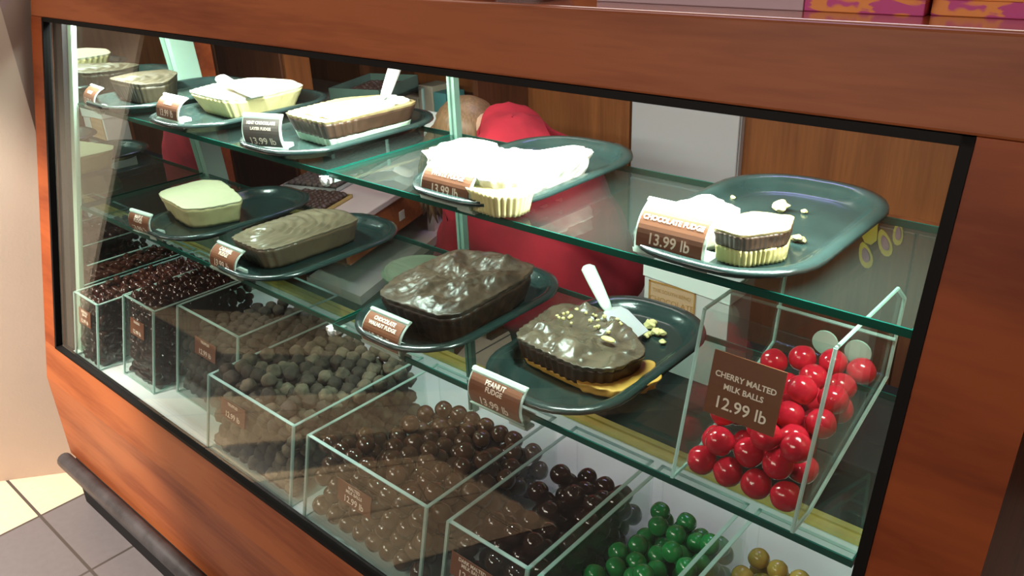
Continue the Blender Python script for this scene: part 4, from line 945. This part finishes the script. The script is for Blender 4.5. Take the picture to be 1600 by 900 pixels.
# far shelf rack behind the counter with small candy cartons
fr = empty('wall_rack', (-3.3, YB - 0.1, FZ), 'open dark wooden rack with glass shelves against the back wall', 'rack'); fr0 = (-3.3, YB - 0.1, FZ)
for x in (-4.4, -3.2, -2.45): put('upright', M().box((x, YB - 0.32, FZ), (x + 0.03, YB - 0.004, 0.5)), DARKWOOD, fr, fr0)
for z in (-1.15, -0.85, -0.55, -0.25, 0.05): put('rack_shelf', M().box((-4.37, YB - 0.31, z), (-2.45, YB - 0.006, z + 0.015)), PINKTOP, fr, fr0)
cols = [('pink', (0.55, 0.12, 0.16)), ('red', (0.5, 0.04, 0.04)), ('cream', (0.6, 0.52, 0.4)), ('brown', (0.12, 0.05, 0.03)), ('teal', (0.1, 0.3, 0.3)), ('silver', (0.4, 0.42, 0.44))]
rnd = random.Random(4)
for zi, z in enumerate((-1.135, -0.835, -0.535)):
    x = -3.14
    while x < (-2.95 if zi == 0 else -2.56):
        w_ = rnd.uniform(0.05, 0.1); hh = rnd.uniform(0.05, 0.13); cn, cc = rnd.choice(cols)
        o = put('candy_carton', M().box((x, YB - 0.27, z), (x + w_, YB - 0.15, z + hh)), pri('carton_' + cn, cc, 0.5), None, (x + w_ / 2, YB - 0.2, z)); bevel(o, 0.002)
        tag(o, f"{'small' if w_ < 0.075 else 'wide'} {cn} carton on the {['lowest','middle','top'][zi]} filled shelf of the dark wall rack", 'carton', f"cartons on the {['lowest','middle','top'][zi]} rack shelf")
        x += w_ + rnd.uniform(0.004, 0.02)
q0 = WB.location; bpy.data.objects.remove(WB)
mb = M(); c_ = cpt(0.9, 0.06)
mb.loops([[(sx * 0.05 * k, sy * 0.03 * k2, z) for sx, sy in ((1, 1), (-1, 1), (-1, -1), (1, -1))] for k, k2, z in ((1, 1, 0), (1, 1, 0.1), (0.96, 0.5, 0.15), (0.98, 0.12, 0.19))], True, True)
tag(put('paper_bag', mb, WHITEP, None, (*c_, -0.949), local=True), 'white paper bag at the far end of the staff counter', 'bag')

# ---------------------------------------------------------------- person in the red hoodie, bent forward behind the case
def skin_mesh(name, verts, edges, mat, parent, p0, root=0, sub=2):
    me = bpy.data.meshes.new(name); me.from_pydata([tuple((Vector(v[0]) - Vector(p0)) * S) for v in verts], edges, [])
    o = bpy.data.objects.new(name, me); C.objects.link(o)
    md = o.modifiers.new('skin', 'SKIN'); md.use_smooth_shade = True
    for i, v in enumerate(verts):
        sv = me.skin_vertices[0].data[i]; r = v[1]; sv.radius = (r * S, r * S) if not isinstance(r, tuple) else (r[0] * S, r[1] * S); sv.use_root = (i == root)
    ms = o.modifiers.new('sub', 'SUBSURF'); ms.levels = sub; ms.render_levels = sub
    bpy.context.view_layer.update(); dg = bpy.context.evaluated_depsgraph_get()
    m2 = bpy.data.meshes.new_from_object(o.evaluated_get(dg)); m2.name = name; bpy.data.objects.remove(o)
    if name == 'hooded_top':      # soft cloth folds
        for v in m2.vertices:
            q = v.co / S; nl_ = noise.noise(Vector((q.x * 7 + 3, q.y * 7, q.z * 3.2))) + 0.5 * abs(noise.noise(Vector((q.x * 16, q.y * 16, q.z * 7))))
            v.co += v.normal * nl_ * 0.042 * S
    for p in m2.polygons: p.use_smooth = True
    m2.materials.clear(); m2.materials.append(mat); m2['scaled'] = 1
    o = bpy.data.objects.new(name, m2); C.objects.link(o)
    if parent: o.parent = parent
    return o
Y0 = 1.95
J = {k: at_y(u, v, y) for k, (u, v, y) in dict(pelvis=(905, 520, 1.98), belly=(880, 420, 1.96), chest=(845, 310, 1.96), yoke=(805, 222, 1.98), neck=(765, 195, 2.04), head=(735, 215, 2.06), crown=(712, 240, 2.08),
     shl=(752, 270, 1.88), ell=(722, 370, 1.86), wrl=(705, 455, 1.92), shr=(880, 262, 2.08), elr=(905, 370, 2.16), wrr=(860, 450, 2.2)).items()}
pel = J['pelvis']; p0 = (pel.x, pel.y, FZ)
per = empty('person', p0, 'person in a red hooded top with light brown hair, bending forward behind the case', 'person')
hipl, hipr = pel + Vector((-0.02, -0.10, -0.05)), pel + Vector((0.02, 0.11, -0.05))
knl = Vector((hipl.x - 0.10, hipl.y + 0.0, (pel.z + FZ) / 2 + 0.02)); knr = Vector((hipr.x - 0.12, hipr.y, (pel.z + FZ) / 2 + 0.02))
anl = Vector((hipl.x + 0.02, hipl.y, FZ + 0.10)); anr = Vector((hipr.x + 0.0, hipr.y, FZ + 0.10))
V = [(J['pelvis'], 0.13), (J['belly'], 0.12), (J['chest'], 0.12), (J['yoke'], 0.08), (J['neck'], 0.05), (J['head'], 0.085), (J['crown'], 0.075),
     (J['shl'], 0.065), (J['ell'], 0.05), (J['wrl'], 0.034), (J['shr'], 0.065), (J['elr'], 0.05), (J['wrr'], 0.034),
     (hipl, 0.11), (knl, 0.075), (anl, 0.045), (hipr, 0.11), (knr, 0.075), (anr, 0.045),
     (anl + Vector((-0.14, 0, -0.065)), 0.03), (anr + Vector((-0.14, 0, -0.065)), 0.03)]
Ed = [(0, 1), (1, 2), (2, 3), (3, 4), (4, 5), (5, 6), (3, 7), (7, 8), (8, 9), (3, 10), (10, 11), (11, 12), (0, 13), (13, 14), (14, 15), (0, 16), (16, 17), (17, 18), (15, 19), (18, 20)]
for w_i, sgn in ((9, 1), (12, -1)):
    wv = V[w_i][0]; fd_ = (wv - V[w_i - 1][0]).normalized(); sd = Vector((0, 1, 0)); pi_ = len(V)
    V.append((wv + fd_ * 0.06, (0.042, 0.02))); Ed.append((w_i, pi_))
    for k_, (off, ln) in enumerate(((-0.032, 0.085), (-0.011, 0.10), (0.011, 0.094), (0.032, 0.075))):
        b0 = len(V); V.append((wv + fd_ * 0.10 + sd * off, 0.0115)); V.append((wv + fd_ * (0.10 + ln * 0.5) + sd * off * 1.15 + Vector((-0.012, 0, 0)), 0.0105)); V.append((wv + fd_ * (0.10 + ln * 0.85) + sd * off * 1.2 + Vector((-0.035, 0, 0)), 0.009)); Ed += [(pi_, b0), (b0, b0 + 1), (b0 + 1, b0 + 2)]
    b0 = len(V); V.append((wv + fd_ * 0.05 + sd * -0.052 + Vector((-0.02, 0, 0)), 0.012)); V.append((wv + fd_ * 0.09 + sd * -0.06 + Vector((-0.04, 0, 0)), 0.0105)); Ed += [(pi_, b0), (b0, b0 + 1)]
skin_mesh('body', V, Ed, SKIN, per, p0)
hv = [(J['pelvis'] + Vector((0, 0, 0.02)), 0.25), (J['belly'], 0.28), (J['chest'], 0.25), (J['yoke'], 0.175), (J['neck'] + Vector((0.05, -0.02, -0.02)), 0.11),
      (J['shl'], 0.095), (J['ell'], 0.08), (J['wrl'], 0.055), (J['shr'], 0.095), (J['elr'], 0.08), (J['wrr'], 0.055)]
skin_mesh('hooded_top', hv, [(0, 1), (1, 2), (2, 3), (3, 4), (3, 5), (5, 6), (6, 7), (3, 8), (8, 9), (9, 10)], RED, per, p0, sub=3)
tv = [(pel + Vector((0, 0, -0.03)), 0.165), (hipl, 0.125), (knl, 0.09), (anl, 0.065), (hipr, 0.125), (knr, 0.09), (anr, 0.065)]
skin_mesh('trousers', tv, [(0, 1), (1, 2), (2, 3), (0, 4), (4, 5), (5, 6)], JEANS, per, p0)
hd = J['head']
hm = M(); rnd = random.Random(9)
for c_, r_, q_ in ((J['head'], 0.118, (1.0, 1.0, 1.05)), (J['crown'], 0.105, (1.05, 1.0, 1.0))): hm.sphere(c_ + Vector((0.0, -0.015, 0.03)), r_, 4, q_)
for v in hm.bm.verts: v.co += Vector((1, 1, 0)) * 0.006 * noise.noise(Vector((v.co.x * 90, v.co.y * 90, v.co.z * 8)))
for k in range(26):
    st = J['head'].lerp(J['crown'], rnd.random()) + Vector((rnd.uniform(-.08, .05), rnd.uniform(-.11, -.05), rnd.uniform(-.02, .05)))
    ln = rnd.uniform(0.16, 0.30); hm.tube([st, st + Vector((-0.02, -0.015, -ln * .4)), st + Vector((-0.045 + rnd.uniform(-.02, .02), -0.01, -ln * .75)), st + Vector((-0.05 + rnd.uniform(-.03, .03), 0, -ln))], [0.016, 0.018, 0.012, 0.002], 7)
put('hair', hm, HAIR, per, p0, smooth=True)
fdv = Vector((-0.5, 0.35, -0.8)).normalized()
mb = M()
put('nose', M().sphere(J['crown'] + Vector((-0.06, 0.06, -0.06)), 0.02, 2, (0.8, 0.8, 1.2)), SKIN, per, p0)
for s_ in (-1, 1): put('eye', M().sphere(J['crown'] + Vector((-0.05 + 0.02 * s_, 0.06, -0.02)) + Vector((0, 0.02, 0)), 0.012, 2), BLACK, per, p0)

# ---------------------------------------------------------------- ceiling downlights of the hall
LAMP = emit('lamp_face', (1.0, 0.93, 0.82), 30)
first = None
for i, (x, y) in enumerate(((-1.2, -1.0), (-2.4, -1.8), (-0.6, -3.0), (-3.6, -2.6), (-2.0, -4.0), (-0.2, -4.6), (-4.6, -0.8))):
    lab = 'round recessed ceiling downlight over the shopping side'
    if first is None:
        t = empty('ceiling_light', (x, y, 1.8), lab, 'ceiling light', 'downlights in the hall ceiling'); first = t
        ring_ = [[(r * math.cos(k * PI / 12), r * math.sin(k * PI / 12), z) for k in range(24)] for r, z in ((0.075, 0.0), (0.075, -0.012), (0.058, -0.014), (0.055, 0.0))]
        put('trim_ring', M().loops(ring_), WHITEP, t, (0, 0, 0), local=True)
        put('lamp_face', M().loops([[(0.055 * math.cos(k * PI / 12), 0.055 * math.sin(k * PI / 12), z) for k in range(24)] for z in (-0.002, -0.006)], True, True), LAMP, t, (0, 0, 0), local=True)
    else:
        t = first.copy(); C.objects.link(t); t.location = W((x, y, 1.8))
        for ch in first.children:
            c = ch.copy(); C.objects.link(c); c.parent = t
for o in list(bpy.data.objects):
    if o.type == 'MESH' and o.name.startswith('wall_left_return'): pass
